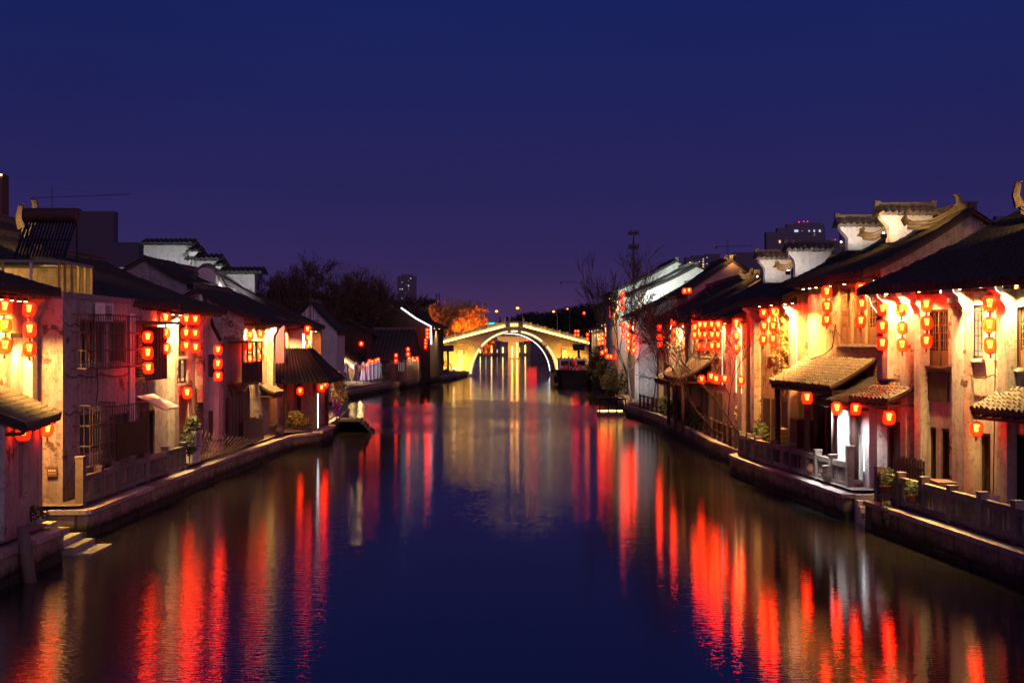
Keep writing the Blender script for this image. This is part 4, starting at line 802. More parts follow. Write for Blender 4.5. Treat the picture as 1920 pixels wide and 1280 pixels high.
far_house('dark plank-fronted gabled house above the parasols', 690, 606, 586, 176, 5.5, wins=((680, 605, 1.0, 1.4, 'far_dark'), (700, 612, 1.0, 1.4, 'far_dark')))
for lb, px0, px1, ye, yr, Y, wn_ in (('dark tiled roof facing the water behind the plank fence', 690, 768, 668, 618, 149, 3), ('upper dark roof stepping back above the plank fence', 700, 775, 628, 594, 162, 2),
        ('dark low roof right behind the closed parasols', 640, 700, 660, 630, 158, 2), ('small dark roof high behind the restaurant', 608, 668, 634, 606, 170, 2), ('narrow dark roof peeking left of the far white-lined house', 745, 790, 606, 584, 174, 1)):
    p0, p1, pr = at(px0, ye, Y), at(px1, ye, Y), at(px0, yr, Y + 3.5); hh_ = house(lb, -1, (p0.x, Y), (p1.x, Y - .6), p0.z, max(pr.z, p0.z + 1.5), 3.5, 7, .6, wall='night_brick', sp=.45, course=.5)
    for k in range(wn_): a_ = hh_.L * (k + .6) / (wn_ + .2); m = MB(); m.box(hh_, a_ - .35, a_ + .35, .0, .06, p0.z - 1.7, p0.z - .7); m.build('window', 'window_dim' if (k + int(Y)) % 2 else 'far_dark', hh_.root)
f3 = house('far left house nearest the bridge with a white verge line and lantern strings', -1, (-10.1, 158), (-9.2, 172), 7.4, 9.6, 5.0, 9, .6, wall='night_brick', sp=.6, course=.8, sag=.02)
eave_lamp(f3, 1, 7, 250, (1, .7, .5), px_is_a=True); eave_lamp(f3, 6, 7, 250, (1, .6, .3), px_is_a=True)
a, b_ = at(752, 577, 157.5), at(808, 612, 157.5); m = MB(); m.tube([a, a.lerp(b_, .5) + Vector((0, 0, -.15)), b_, b_ + Vector((.05, 0, -2.2))], .09, 5); single('outline_light', m, 'led_cold', 'thin white light line tracing the verge of the far left house', 'light strip', (b_.x, 157.5, b_.z))
lw = thing('lean_to', (at(772, 690, 146).x, 146, GZ), 'small plank lean-to with a glowing eave and hanging lanterns, far left bank', 'lean-to'); p0, p1 = at(762, 670, 146), at(786, 712, 146)
for k in range(8): x = p0.x + (p1.x - p0.x) * k / 8; m = MB(); m.box(W, x, x + .16, 146, 146.05, GZ, p0.z - .1); m.build('plank', 'weathered_wood', lw)
m = MB(); m.box(W, p0.x - .2, p1.x + .2, 145.4, 149, p0.z, p0.z + .15); m.build('roof', 'roof_tile', lw); spot(lw, (p0.x + .8, 145.5, p0.z - .1), (p0.x + .8, 146.2, 1), 260, (1, .6, .25), 150)
fn = thing('plank_fence', (at(745, 700, 142).x, 142, GZ), 'reddish plank fence between the far left house and the parasols', 'fence')
for k in range(16): x = at(732, 700, 142).x + .19 * k; m = MB(); m.box(W, x, x + .13, 142, 142.05, GZ, 3.2 + R.uniform(-.1, .2)); m.build('plank', 'brick_red', fn)

al = thing('end_wall_fill_lamp', (-13.2, 34.2, 5.5), 'added fill lamp lighting the orange end wall above the steps', 'lamp'); m = MB(); m.box(W, -13.36, -13.1, 34.1, 34.25, 5.5, 5.62); m.build('housing', 'black_metal', al)  # housing made up to carry the added spots
spot(al, (-13.1, 34.2, 5.4), (-12.9, 35.9, 3.4), 900, (1, .50, .12), 110, .8, .08); spot(al, (-12.75, 34.8, 2.5), (-11.7, 33.4, .2), 600, (1, .60, .10), 70, .8, .08); spot(al, (-12.9, 34.0, 5.3), (-12.7, 35.9, 1.2), 900, (1, .52, .14), 50, .9, .08)  # spots added to brighten the end wall and yellow the steps
spot(tr_, (-20.5, 131, 3.6), (-16.0, 137, 2), 3500, (.75, .8, 1), 50, .9, .6)  # cool fill without a fixture, added to brighten the closed parasols
# ---------------------------------------------------------------- red lanterns
def lantern_proto(full=True, name='red_lantern'):
    root = thing(name, (0, 0, 0), 'x', 'lantern'); n_ = 14 if full else 8
    m = MB(); m.lathe((0, 0, 0), [(.085, -.085), (.135, -.115), (.158, -.17), (.162, -.27), (.158, -.37), (.135, -.43), (.085, -.455)], n_); a = m.build('shade', 'lantern_cloth', root, smooth=True)
    m = MB(); m.lathe((0, 0, 0), [(.05, -.345), (.085, -.15), (.03, -.135)] if full else [(.05, -.345), (.085, -.15)], 8); m.build('bulb', 'bulb_glow', root, smooth=True)
    if full:
        m = MB(); m.lathe((0, 0, 0), [(.075, -.065), (.092, -.068), (.092, -.088), (.075, -.09)], 12); m.build('cap', 'red_paint', root)
        m = MB(); m.lathe((0, 0, 0), [(.075, -.452), (.092, -.455), (.092, -.475), (.06, -.478)], 12); m.build('base', 'red_paint', root)
        m = MB(); m.tube([(0, 0, 0), (0, 0, -.07)], .008, 4); m.build('cord', 'black_metal', root)
        m = MB(); m.tube([(0, 0, -.475), (0, 0, -.52), (0, 0, -.60)], [.012, .03, .022], 6); m.build('tassel', 'red_paint', root)
        m = MB()      # brushed strokes on the cloth facing the water
        for w in (-1.57, 1.57, 0, 3.14):
            for (dx, z, ww, hh) in ((-.02, -.19, .06, .012), (.01, -.22, .012, .07), (-.025, -.25, .07, .012), (.03, -.27, .014, .04), (-.03, -.30, .04, .012)):
                c_, s_ = math.cos(w), math.sin(w); cx, cyy = .166 * c_ - dx * s_, .166 * s_ + dx * c_; tx, ty = -s_ * ww / 2, c_ * ww / 2
                m.poly([(cx - tx, cyy - ty, z - hh / 2), (cx + tx, cyy + ty, z - hh / 2), (cx + tx, cyy + ty, z + hh / 2), (cx - tx, cyy - ty, z + hh / 2)])
        m.build('brushed_mark', 'black_cloth', root, fix=False)
    KIDS[root.name] = list(root.children); return root
LP = {True: lantern_proto(True), False: lantern_proto(False)}; USED = {True: False, False: False}
GROUP = 'red lanterns hanging along the canal'
def lantern(p, label, full, sc=1.0):
    pr = LP[full]
    if not USED[full]: o = pr; USED[full] = True
    else: o = copy_tree(pr)
    p = Vector(p); o.location = (p.x, p.y, p.z + .27 * sc); sj = sc * R.uniform(.93, 1.06); o.scale = (sj, sj, sj * R.uniform(.95, 1.05)); o.rotation_euler = (R.uniform(-.06, .06), R.uniform(-.06, .06), R.uniform(-.5, .5)); o['label'] = label; o['category'] = 'lantern'; o['group'] = GROUP; return o
def string(fr, px, ys, desc, out=.55, full=True, sc=1.0):
    nm = {1: ['single'], 2: ['upper', 'lower'], 3: ['top', 'middle', 'bottom'], 4: ['topmost', 'second', 'third', 'lowest']}[len(ys)]; tot = None
    for k, y in enumerate(ys):
        p = fr.at(px, y, out) if isinstance(fr, Fr) else at(px, y, fr); lb = f'{nm[k]} red lantern {desc}'
        if k == 0: base = p
        p = Vector((base.x, base.y, p.z)); lantern(p, lb, full, sc)
    w = MB(); zt = base.z + .27; zb = p.z
    if len(ys) > 1 and full:
        for k, y in enumerate(ys): pass
string(h1, 1737, (571, 606, 641), 'of the string in front of the wide wooden window')
string(h1, 1655, (580, 612, 644), 'of the string at the far corner of the nearest right house')
string(h1, 1691, (581, 616, 647), 'of the string before the slim wooden window')
string(h1, 1855, (569, 609, 647), 'of the string right of the lattice window')
string(h2, 1550, (546.5, 574, 601), 'on the vine-stained orange wall', out=.85)
string(h2, 1615, (541, 570.6, 602), 'before the three-part wooden window', out=.85)
string(h3, 1432, (588, 612, 637), 'of the left string at the golden creeper')
string(h3, 1450, (586, 612, 636), 'of the right string at the golden creeper')
string(h4, 1381, (605.6, 630, 653), 'on the deep pink wall')
for k, (x, nm) in enumerate(((1312, 'first'), (1321.5, 'second'), (1335, 'third'), (1346.5, 'fourth'))): string(h5, x, (609, 628, 649), f'in the {nm} column from the water of the lantern grid', out=.7)
string(h5, 1303, (598, 613, 628), 'in the dim column on the water side of the lantern grid', out=.5)
string(h6, 1237, (614, 631, 646), 'of the far string on the yellow-lit wall behind branches', full=False)
string(h6, 1263, (604, 621, 638), 'of the near string on the yellow-lit wall behind branches', full=False)
string(h1, 1832, (805,), 'beside the dark ground floor door and white quay machine', out=1.0)
string(h1, 1668, (783,), 'under the small yellow-lit canopy of the nearest right house', out=1.05)
string(hs, 1605, (768,), 'between the stark white wall and dark column', out=.75)
string(hs, 1569, (765,), 'just left of the stark white wall', out=.8)
string(h2, 1513, (745,), 'under the long yellow-lit lean-to roof', out=1.35)
for k, (x, y, d) in enumerate(((1389, 714, 'under the small dark awning on the deep pink wall'), (1359, 711, 'left of the small dark awning'), (1343, 710, 'third along beneath the lantern grid'), (1333, 706, 'second along beneath the lantern grid'), (1316, 711, 'under the low dark canopy below the grid'))): string(h5 if x < 1362 else h4, x, (y,), d, out=.9)
for x, y, d in ((1258, 696, 'outermost of the three hung under the far lean-to'), (1266, 696, 'in the centre of the three under the far lean-to'), (1274, 704, 'innermost of the three under the far lean-to')): string(77, x, (y,), d)
string(101, 1167, (551, 565, 578), 'at the river corner of the tallest pale gable', full=False)
string(104, 1168, (608, 620, 632), 'in the left string of the bright cluster behind the thin trunks', full=False, sc=1.1)
string(99, 1178, (612, 628, 641, 653), 'in the middle string of the bright cluster behind the thin trunks', full=False, sc=1.1)
string(97, 1188, (632, 645, 657), 'in the right string of the bright cluster behind the thin trunks', full=False, sc=1.1)
string(118, 1146, (577, 585, 593), 'on the slim post left of the tallest pale gable', full=False)
string(122, 1141, (612, 621), 'over the dark house beyond the tallest pale gable', full=False)
for x, y, d in ((1136, 658, 'alone and highest among the dark right bank trees'), (1129, 661, 'faint and leftmost among the dark right bank trees'), (1139.6, 668, 'left one of the touching pair in dark trees'), (1145, 669, 'right one of the touching pair in dark trees'), (1159, 671, 'left one of the hanging trio in dark trees'), (1168, 671, 'right one of the hanging trio in dark trees'), (1163.5, 678, 'lowest one of the hanging trio in dark trees'), (1162, 657, 'small and above the hanging trio in dark trees')): string(112, x, (y,), d, full=False)
string(h13, 1284, (546,), 'left one at the eave below the pale gables', full=False); string(h13, 1292, (545,), 'right one at the eave below the pale gables', full=False)
string(140, 1124, (629, 636, 644), 'in the left string on the low dark right house', full=False); string(138, 1130, (627, 635, 643), 'in the right string on the low dark right house', full=False)
string(165, 1101.5, (627, 635, 643), 'just right of the bridge parapet end', full=False)
string(185, 1079, (621, 628), 'over the right end of the bridge parapet', full=False); string(183, 1084, (621, 628), 'by the right end of the bridge, second string', full=False)
string(175, 1095, (587,), 'alone on the small far right gable', full=False)
string(160, 1074, (659, 665), 'on the stern light mast of the boat', full=False, sc=.8)
# left bank
string(l1, 10, (574.7, 610.6, 648), 'of the string at the left edge of the glaring wall', out=.5)
string(l1, 55, (581, 617, 654), 'of the string at the corner of the glaring yellow wall', out=.6)
string(hA, 45, (808,), 'under the annex lean-to above the tall recess', out=.30); string(Fr((-12.05, 30), (-12.3, 35), -1), 90, (804,), 'at the far corner of the annex lean-to', out=.2)
string(l2, 277, (632.5, 660.6, 690), 'in front of the red-glowing dark window box', out=.75)
string(l3, 311, (596.6, 624, 653.6), 'of the left string on the cream left house'); string(l3, 349, (599, 624, 649), 'of the middle string on the cream left house'); string(l3, 366, (599, 626, 651), 'of the right string on the cream left house', out=.5)
string(l3, 350.6, (735,), 'over the ground floor door of the cream left house', out=.4)
string(l3b, 409, (657, 682, 706), 'at the near end of the black timber balcony', out=.75)
string(l4, 469, (628, 650, 671.5), 'of the left string under the brown gable house eave'); string(l4, 488, (627, 648, 670), 'of the right string under the brown gable house eave')
string(l5, 525, (615.6, 633.5, 650.4, 664), 'in the string of four by the curved gable end', out=.5); string(l6, 577, (616.7, 633.5, 650.4), 'at the pale front corner by the orange block')
string(65.5, 563, (733,), 'in the centre of the pavilion opening'); string(65.3, 603.5, (727,), 'at the pavilion corner, nearer one'); string(69.5, 610, (721,), 'at the pavilion corner, farther one')
string(62.5, 480, (768,), 'small by the slatted wall near the water, left', full=False, sc=.7); string(62.9, 486, (767,), 'small by the slatted wall near the water, right', full=False, sc=.7)
string(150, 677.5, (644.6,), 'alone above the restaurant roof', full=False, sc=1.4); string(146, 742.5, (666.7, 677), 'on the post before the plank fence', full=False, sc=1.2); string(147, 765, (655, 664), 'above the glowing lean-to', full=False, sc=1.2)
for k, (x, nm) in enumerate(((801, 'leftmost'), (805.5, 'second'))): string(157, x, (619, 625.6, 632), f'in the {nm} string of the far left white-lined house', full=False)
string(156.5, 798, (638, 644, 650.5), 'in the low string of the far left white-lined house', full=False)
for k, (x, nm) in enumerate(((816, 'third'), (821.6, 'fourth'))): string(168, x, (614, 620, 626, 632), f'in the {nm} string of the far left white-lined house', full=False)
for x, y, d in ((647.5, 683, 'between the first closed parasols, left'), (653, 684, 'between the first closed parasols, right'), (635, 689, 'at the inner end of the restaurant'), (688, 684, 'behind the fifth closed parasol'), (693, 677, 'first of the row by the yellow shrub'), (698, 678, 'second of the row by the yellow shrub'), (704.5, 676, 'third of the row by the yellow shrub'), (709, 674, 'fourth of the row by the yellow shrub')): string(134, x, (y,), d, full=False)
for x, d in ((767, 'first under the glowing lean-to eave'), (774, 'second under the glowing lean-to eave'), (782, 'third under the glowing lean-to eave')): string(145.3, x, (672,), d, full=False)
for k, x in enumerate((989, 994, 999, 1004)): string(330, x, (632, 637), f'in the {["first", "second", "third", "fourth"][k]} string seen through the bridge arch', full=False, sc=1.6)

# ---------------------------------------------------------------- the arched stone bridge
th = rad(7); BR = Fr((.33, 199.2), u=(math.cos(th), math.sin(th)), n=(math.sin(th), -math.cos(th)))
br = thing('arched_bridge', BR.P(0, 0, 0), 'high single-arch stone bridge outlined with golden light strips', 'bridge')
RI, RO, ZC, DP = 6.55, 7.12, .15, 5.6
def dz(x): ax = abs(x); return 7.75 if ax < 1.45 else 7.75 - (ax - 1.45) * (.262 if x < 0 else .262)
XL, XR = -13.1, 11.8
for sgn, xe in ((-1, XL), (1, XR)):
    pts = [BR.P(xe, 0, -1.5), BR.P(xe, 0, dz(xe)), BR.P(sgn * 1.45, 0, 7.75), BR.P(0, 0, 7.75)]
    arc = [BR.P(sgn * RI * math.sin(t * math.pi / 2 / 16), 0, ZC + RI * math.cos(t * math.pi / 2 / 16)) for t in range(17)] + [BR.P(sgn * RI, 0, -1.5)]
    m = MB(); allp = pts + arc; allp = [p for p in allp]; dv = BR.P(0, -DP, 0) - BR.P(0, 0, 0)
    # front and back as strips so the arch edge stays crisp
    for off in (Vector((0, 0, 0)), dv):
        for t in range(16):
            a, b_ = arc[t], arc[t + 1]; xa = RI * math.sin(t * math.pi / 32) * sgn; xb = RI * math.sin((t + 1) * math.pi / 32) * sgn
            m.poly([a + off, b_ + off, BR.P(xb, 0, dz(xb)) + off, BR.P(xa, 0, dz(xa)) + off])
        m.poly([BR.P(sgn * RI, 0, -1.5) + off, BR.P(xe, 0, -1.5) + off, BR.P(xe, 0, dz(xe)) + off, BR.P(sgn * RI, 0, dz(RI * sgn)) + off])
    for t in range(17): m.poly([arc[t], arc[t + 1], arc[t + 1] + dv, arc[t] + dv])
    top_ = [BR.P(0, 0, 7.75), BR.P(sgn * 1.45, 0, 7.75), BR.P(xe, 0, dz(xe)), BR.P(xe, 0, -1.5)]
    for t in range(3): m.poly([top_[t], top_[t + 1], top_[t + 1] + dv, top_[t] + dv])
    m.build('spandrel', 'bridge_stone', br)
rzb = math.atan2(BR.u.y, BR.u.x); row = 0; z = 0.0
while z < 7.3:
    x = XL + (.3 if row % 2 else 0)
    while x < XR - .5:
        w = R.uniform(1.0, 1.6); x1 = min(x + w, XR); zt = z + .56
        near = min(abs(x), abs(x1)) if x * x1 > 0 else 0
        inside = math.hypot(near, max(0, z - ZC)) < RO + .02
        if not inside and zt < min(dz(x), dz(x1)) - .15 and z > .2:
            c = BR.P((x + x1) / 2, -.10 + R.uniform(0, .025), 0); inst('stone', BLK['bridge_stone'], br, (c.x, c.y, z + .28), rzb, (x1 - x - .03, .3, .54))
        x = x1
    z += .58; row += 1
NV = 25
for k in range(NV):
    t0 = math.pi * k / NV + .006; t1 = math.pi * (k + 1) / NV - .006; m = MB(); q = [(RI - .01, t0), (RO, t0), (RO, t1), (RI - .01, t1)]
    m.extr([BR.P(r_ * math.cos(t), .07 + .02 * (k % 2), ZC + r_ * math.sin(t)) for r_, t in q], BR.P(0, -.4, 0) - BR.P(0, 0, 0)); m.build('arch_stone', 'arch_stone', br)
m = MB()
for i in range(40):
    t0 = math.pi * (.01 + .98 * i / 40); t1 = math.pi * (.01 + .98 * (i + .93) / 40)
    if 18 <= i <= 18 or R.random() < .06: continue
    m.tube([BR.P((RI + .28) * math.cos(t), .13, ZC + (RI + .28) * math.sin(t)) for t in (t0, (t0 + t1) / 2, t1)], .13, 6)
m.build('arch_light', 'arch_glow', br)
m = MB(); m.tube([BR.P((RI - .06) * math.cos(math.pi * i / 40), -DP + .1, ZC + (RI - .06) * math.sin(math.pi * i / 40)) for i in range(1, 40)], .06, 5); m.build('arch_light', 'led_cold', br)
for sgn, xe in ((-1, XL), (1, XR)):
    n_ = 9
    for k in range(n_):
        x0 = sgn * 1.45 + (xe - sgn * 1.45) * k / n_; x1 = sgn * 1.45 + (xe - sgn * 1.45) * (k + 1) / n_
        for dd in (0, -DP + .25):
            m = MB(); m.extr([BR.P(x0, dd, dz(x0) + .05), BR.P(x1, dd, dz(x1) + .05), BR.P(x1, dd, dz(x1) + .78), BR.P(x0, dd, dz(x0) + .78)], BR.P(0, -.22, 0) - BR.P(0, 0, 0)); m.build('parapet_slab', 'bridge_stone', br)
        c = BR.P(x0, -.1, 0); inst('post', ubox('arch_stone'), br, (c.x, c.y, dz(x0) + .05), rzb, (.3, .32, 1.25 if k == 0 else .9))
    m = MB(); m.tube([BR.P(sgn * 1.5, .16, 7.80), BR.P(xe, .16, dz(xe) + .08)], .18, 6); m.build('parapet_light', 'led_gold', br); m = MB(); m.extr([BR.P(sgn * 1.45, -.1, 7.66), BR.P(xe, -.1, dz(xe) - .06), BR.P(xe, -.1, dz(xe) - .26), BR.P(sgn * 1.45, -.1, 7.46)], BR.P(0, .62, 0) - BR.P(0, 0, 0)); m.build('shading_ledge', 'bridge_stone', br)  # ledge under the strip is added to shade the spandrel from it
m = MB(); m.box(BR, -1.3, 1.3, -.3, -.05, 7.8, 8.55); m.build('parapet_slab', 'quay_stone', br)
m = MB(); m.box(BR, -.62, .62, .02, .10, 7.72, 8.22); pq = m.build('name_plaque', 'plaque_glow', br)
m = MB()
for cx in (-.38, 0, .38):
    for (a, z0_, w, h_) in ((-.12, 8.1, .24, .03), (-.12, 7.95, .24, .03), (-.015, 7.8, .03, .32), (-.1, 7.82, .03, .12), (.08, 7.82, .03, .12)): m.box(BR, cx + a, cx + a + w, .101, .12, z0_, z0_ + h_)
m.build('carved_character', 'red_paint', pq)
for x in (-8.4, 7.9): m = MB(); m.box(BR, x - .35, x + .35, .0, .22, .4, 4.1); m.build('couplet_pillar', 'arch_stone', br); spot(br, BR.P(x, 1.6, .6), BR.P(x, 0, 3), 420, (1, .80, .38), 60)
for x, pw in ((-11.2, 4500), (-9.0, 3500), (9.4, 4000), (11.0, 3500)):
    spot(br, BR.P(x, 3.2, 1.2), BR.P(x + (1.2 if x < 0 else -1.6), 0, 1.8), pw * .85, (1, .50, .06), 100, .9, .2)
for k, x in enumerate((-11.6, -9.6)):
    p = BR.P(x, 2.4, 1.0); o = thing('floodlight', p, ['white glaring floodlight in the shrubs left of the arch, outer one', 'white glaring floodlight in the shrubs left of the arch, inner one'][k], 'floodlight'); m = MB(); m.box(Fr((p.x, p.y), u=(1, 0), n=(0, 1)), -.2, .2, -.15, .15, GZ, 1.2); m.build('housing', 'black_metal', o); m = MB(); m.lathe((p.x, p.y, 1.2), [(.16, 0), (.18, .08), (.1, .16)], 8); m.build('lens', 'lamp_warm', o)
m = MB(); m.box(BR, -9.6, -6.9, .1, 1.1, -.5, .35); m.build('plinth', 'arch_stone', br)
for px, py, lb in ((840, 653, 'dark sign box on a pole left of the arch'), (1085, 651, 'dark sign box on a pole above the boat')):
    p = at(px, py, 190 if px < 960 else 182); o = thing('sign_box', (p.x, p.y, GZ), lb, 'sign'); m = MB(); m.box(Fr((p.x, p.y), u=(1, 0), n=(0, 1)), -.85, .85, -.15, .15, p.z - .45, p.z + .45); m.build('panel', 'far_dark', o); m = MB(); m.tube([(p.x, p.y + .05, 0), (p.x, p.y + .05, p.z - .4)], .18, 6); m.build('pole', 'black_metal', o)
# people on the crown of the bridge
def person_mesh():
    bm = bmesh.new(); J = [(0, 0, .95, .15), (0, 0, 1.15, .14), (0, 0, 1.38, .17), (0, 0, 1.5, .065), (0, 0, 1.62, .105), (0, 0, 1.72, .085), (.19, 0, 1.40, .06), (.26, .03, 1.12, .045), (.24, .14, .92, .035), (-.19, 0, 1.40, .06), (-.27, .02, 1.12, .045), (-.22, .1, .9, .035), (.1, 0, .88, .095), (.11, .03, .48, .065), (.12, 0, .08, .05), (.12, .14, .03, .04), (-.1, 0, .88, .095), (-.12, .02, .48, .065), (-.13, 0, .08, .05), (-.13, .14, .03, .04)]
    E = [(0, 1), (1, 2), (2, 3), (3, 4), (4, 5), (2, 6), (6, 7), (7, 8), (2, 9), (9, 10), (10, 11), (0, 12), (12, 13), (13, 14), (14, 15), (0, 16), (16, 17), (17, 18), (18, 19)]
    lay = bm.verts.layers.skin.verify(); vs_ = []
    for x, y, z, r in J: v = bm.verts.new((x, y, z)); v[lay].radius = (r, r * .8); vs_.append(v)
    for a, b_ in E: bm.edges.new((vs_[a], vs_[b_]))
    vs_[0][lay].use_root = True; me = bpy.data.meshes.new('person'); bm.to_mesh(me); bm.free(); me.materials.append(M['black_cloth']); return me
pm = person_mesh()
for k, (x, b_, s_, lb) in enumerate(((-2.1, -1.0, 1.0, 'person in dark clothes at the left post of the bridge crown'), (-.9, -1.6, .96, 'person in dark clothes left of the bridge plaque, on the crown'), (-.1, -2.2, 1.0, 'person in dark clothes standing above the bridge plaque'), (.9, -1.4, .95, 'person in dark clothes right of the bridge plaque, on the crown'), (1.7, -2.0, 1.0, 'person in dark clothes at the right post of the bridge crown'))):
    p = BR.P(x, b_, dz(x)); o = inst('person', pm, None, p, R.uniform(0, 6), (s_, s_, s_)); md = o.modifiers.new('skin', 'SKIN'); o.modifiers.new('sub', 'SUBSURF').render_levels = 1; tag(o, lb, 'person', 'people standing on the bridge')
# road bridge beyond
rb_ = thing('road_bridge', (0, 400, 0), 'orange-lit concrete road bridge seen through the stone arch', 'bridge'); m = MB(); m.box(W, -90, 90, 396, 412, 7.0, 8.4); m.build('deck', 'concrete', rb_)
m = MB(); m.extr([(-4.5, 395, 7.0), (5.5, 395, 7.0), (5.5, 395, 5.8), (3.3, 395, 5.2), (-2.2, 395, 5.2), (-4.5, 395, 5.8)], (0, 12, 0)); m.build('pier_cap', 'concrete', rb_); m = MB(); m.box(W, -1.2, 2.2, 396, 400, -1, 5.2); m.build('pier', 'concrete', rb_)
for x in (-40, -18, 20, 42): m = MB(); m.box(W, x - 1, x + 1, 396, 400, 0, 7); m.build('pier', 'concrete', rb_)
spot(rb_, (0.5, 385, 1.5), (.5, 396, 5), 9000, (1, .42, .06), 120); spot(rb_, (-10, 388, 2), (-6, 398, 6.5), 3500, (1, .42, .08), 140)
m = MB(); m.tube([(.0, 394.5, .5), (.0, 394.5, 4)], .25, 6); m.tube([(1.6, 394.5, .5), (1.6, 394.5, 5)], .25, 6); m.build('lamp_tube', 'lamp_orange', rb_)
fh = thing('far_waterfront', (0, 478, 0), 'low dim buildings across the end of the canal seen through the arch', 'building'); 
for k in range(12): x = -14 + k * 2.4; m = MB(); m.box(W, x, x + 2.3, 478 + k % 3, 486, 0, 5 + (k * 37 % 5) * .5); m.build('wall', 'far_wall', fh)
for k in range(9): x = -12 + k * 2.1; m = MB(); m.box(W, x, x + .35, 477.8, 477.95, 1.2, 2.4 + (k % 3) * .8); m.build('window', 'window_warm' if k % 2 else 'led_warm', fh)
p = at(909, 607, 520); m = MB(); m.box(W, at(880, 607, 520).x, at(928, 607, 520).x, 520, 521, p.z - .3, p.z + .5); single('cyan_rail_light', m, 'led_cyan', 'thin cyan light line on a distant road bridge left of the crown', 'light strip', (p.x, 520, p.z))
def street_lamp(px, py, pyb, Y, lb, s_=1.0):
    p = at(px, py, Y); q = at(px, pyb, Y); o = thing('street_lamp', (p.x + .6 * s_, Y, q.z), lb, 'street lamp'); m = MB(); m.tube([(p.x + 1.6 * s_, Y, q.z), (p.x + 1.6 * s_, Y, p.z - 1.5), (p.x + .9 * s_, Y, p.z - .2), (p.x, Y, p.z + .15)], .14 * s_, 5); m.build('pole', 'gold_paint', o)
    m = MB(); m.lathe((p.x, Y, p.z - .1), [(.1, -.4 * s_), (.5 * s_, -.2 * s_), (.5 * s_, .2 * s_), (.1, .4 * s_)], 8); m.build('lamp_head', 'far_lamp_orange', o)
street_lamp(970.5, 577, 612, 430, 'taller orange street lamp above the bridge crown'); street_lamp(931, 583, 612, 480, 'lower orange street lamp left of the bridge crown')
street_lamp(1038, 583.5, 625, 450, 'orange street lamp among the dark trees right of the bridge', .8); street_lamp(1064, 578.5, 625, 450, 'faint orange lamp farthest right over the dark trees', .5); street_lamp(839, 578, 620, 240, 'orange lamp glowing inside the willow', .35)

# ---------------------------------------------------------------- the moored boat
bt = thing('moored_boat', (7.9, 162, 0), 'dark-hulled canal boat with white cabin and red bow fittings moored by the bridge', 'boat'); m = MB(); BY = 162
sec = [(0, 1.7, .9), (.8, 2.3, .4), (3, 2.75, .1), (9, 2.75, .1), (13, 2.2, .1)]; pv_ = None; K = []
for dy, hw, cut in sec: K.append([Vector((7.9 - hw * .86, BY + dy + cut, -.4)), Vector((7.9 - hw, BY + dy, 1.45 + .25 * (dy < 1))), Vector((7.9 + hw, BY + dy, 1.45 + .25 * (dy < 1))), Vector((7.9 + hw * .86, BY + dy + cut, -.4))])
for i in range(4):
    for j in range(4): m.poly([K[i][j], K[i][(j + 1) % 4], K[i + 1][(j + 1) % 4], K[i + 1][j]])
m.poly(K[0]); m.poly(K[4][::-1]); m.build('hull', 'hull_paint', bt)
m = MB(); m.tube([K[i][1] + Vector((0, 0, .05)) for i in range(5)], .09, 6); m.tube([K[i][2] + Vector((0, 0, .05)) for i in range(5)], .09, 6); m.tube([K[0][1], K[0][2]], .09, 6); m.build('rub_rail', 'rubber', bt)
m = MB(); m.box(W, 6.15, 9.65, 165, 172, 1.5, 3.05); cb = m.build('cabin', 'white_paint', bt)
m = MB(); m.box(W, 6.0, 9.9, 164.7, 172.3, 3.05, 3.17); m.build('cabin_roof', 'white_paint', bt)
for x0, x1 in ((6.3, 7.3), (7.4, 7.9), (8.4, 9.4)): m = MB(); m.box(W, x0, x1, 164.95, 164.99, 2.25, 2.9); m.build('window', 'dark_glass', cb)
m = MB(); m.box(W, 6.2, 9.3, 164.6, 164.9, 1.5, 1.95); m.build('bow_locker', 'red_paint', bt)
for x in (7.0, 8.55): m = MB(); m.tube([(x + .33 * math.cos(t * math.pi / 6), 164.5, 2.05 + .33 * math.sin(t * math.pi / 6)) for t in range(13)], .09, 6); m.build('life_ring', 'red_paint', bt)
m = MB(); m.lathe((7.85, 164.5, 2.3), [(.05, -.2), (.28, .1), (.3, .4), (.2, .7), (.05, .9)], 8); m.build('red_ornament', 'red_paint', bt)
for x in (7.3, 7.75, 8.2): m = MB(); m.tube([(x, 162.6, 1.4), (x, 162.5, 1.95)], .06, 6); m.build('bollard', 'white_paint', bt)
m = MB()
for x in (9.0, 9.6, 10.2): m.tube([(x, 163.4, 1.6), (x, 163.4, 2.2)], .03, 4)
m.tube([(9.0, 163.4, 2.2), (10.3, 163.4, 2.2)], .03, 4); m.build('handrail', 'steel', bt)
m = MB(); m.lathe((5.6, 161.9, .6), [(.1, -.5), (.3, -.3), (.3, .3), (.1, .5)], 8); m.build('fender', 'rubber', bt)
for k in range(7): m = MB(); x = 6.3 + k * .5; m.tube([(x, 165.3, 3.17), (x, 165.3, 3.3 + .1 * (k % 3))], .09, 5); m.build('roof_fitting', 'hull_paint', bt)
spot(None, (7.8, 158.5, 5.0), (7.8, 165, 2.4), 160, (1, .55, .75), 80)

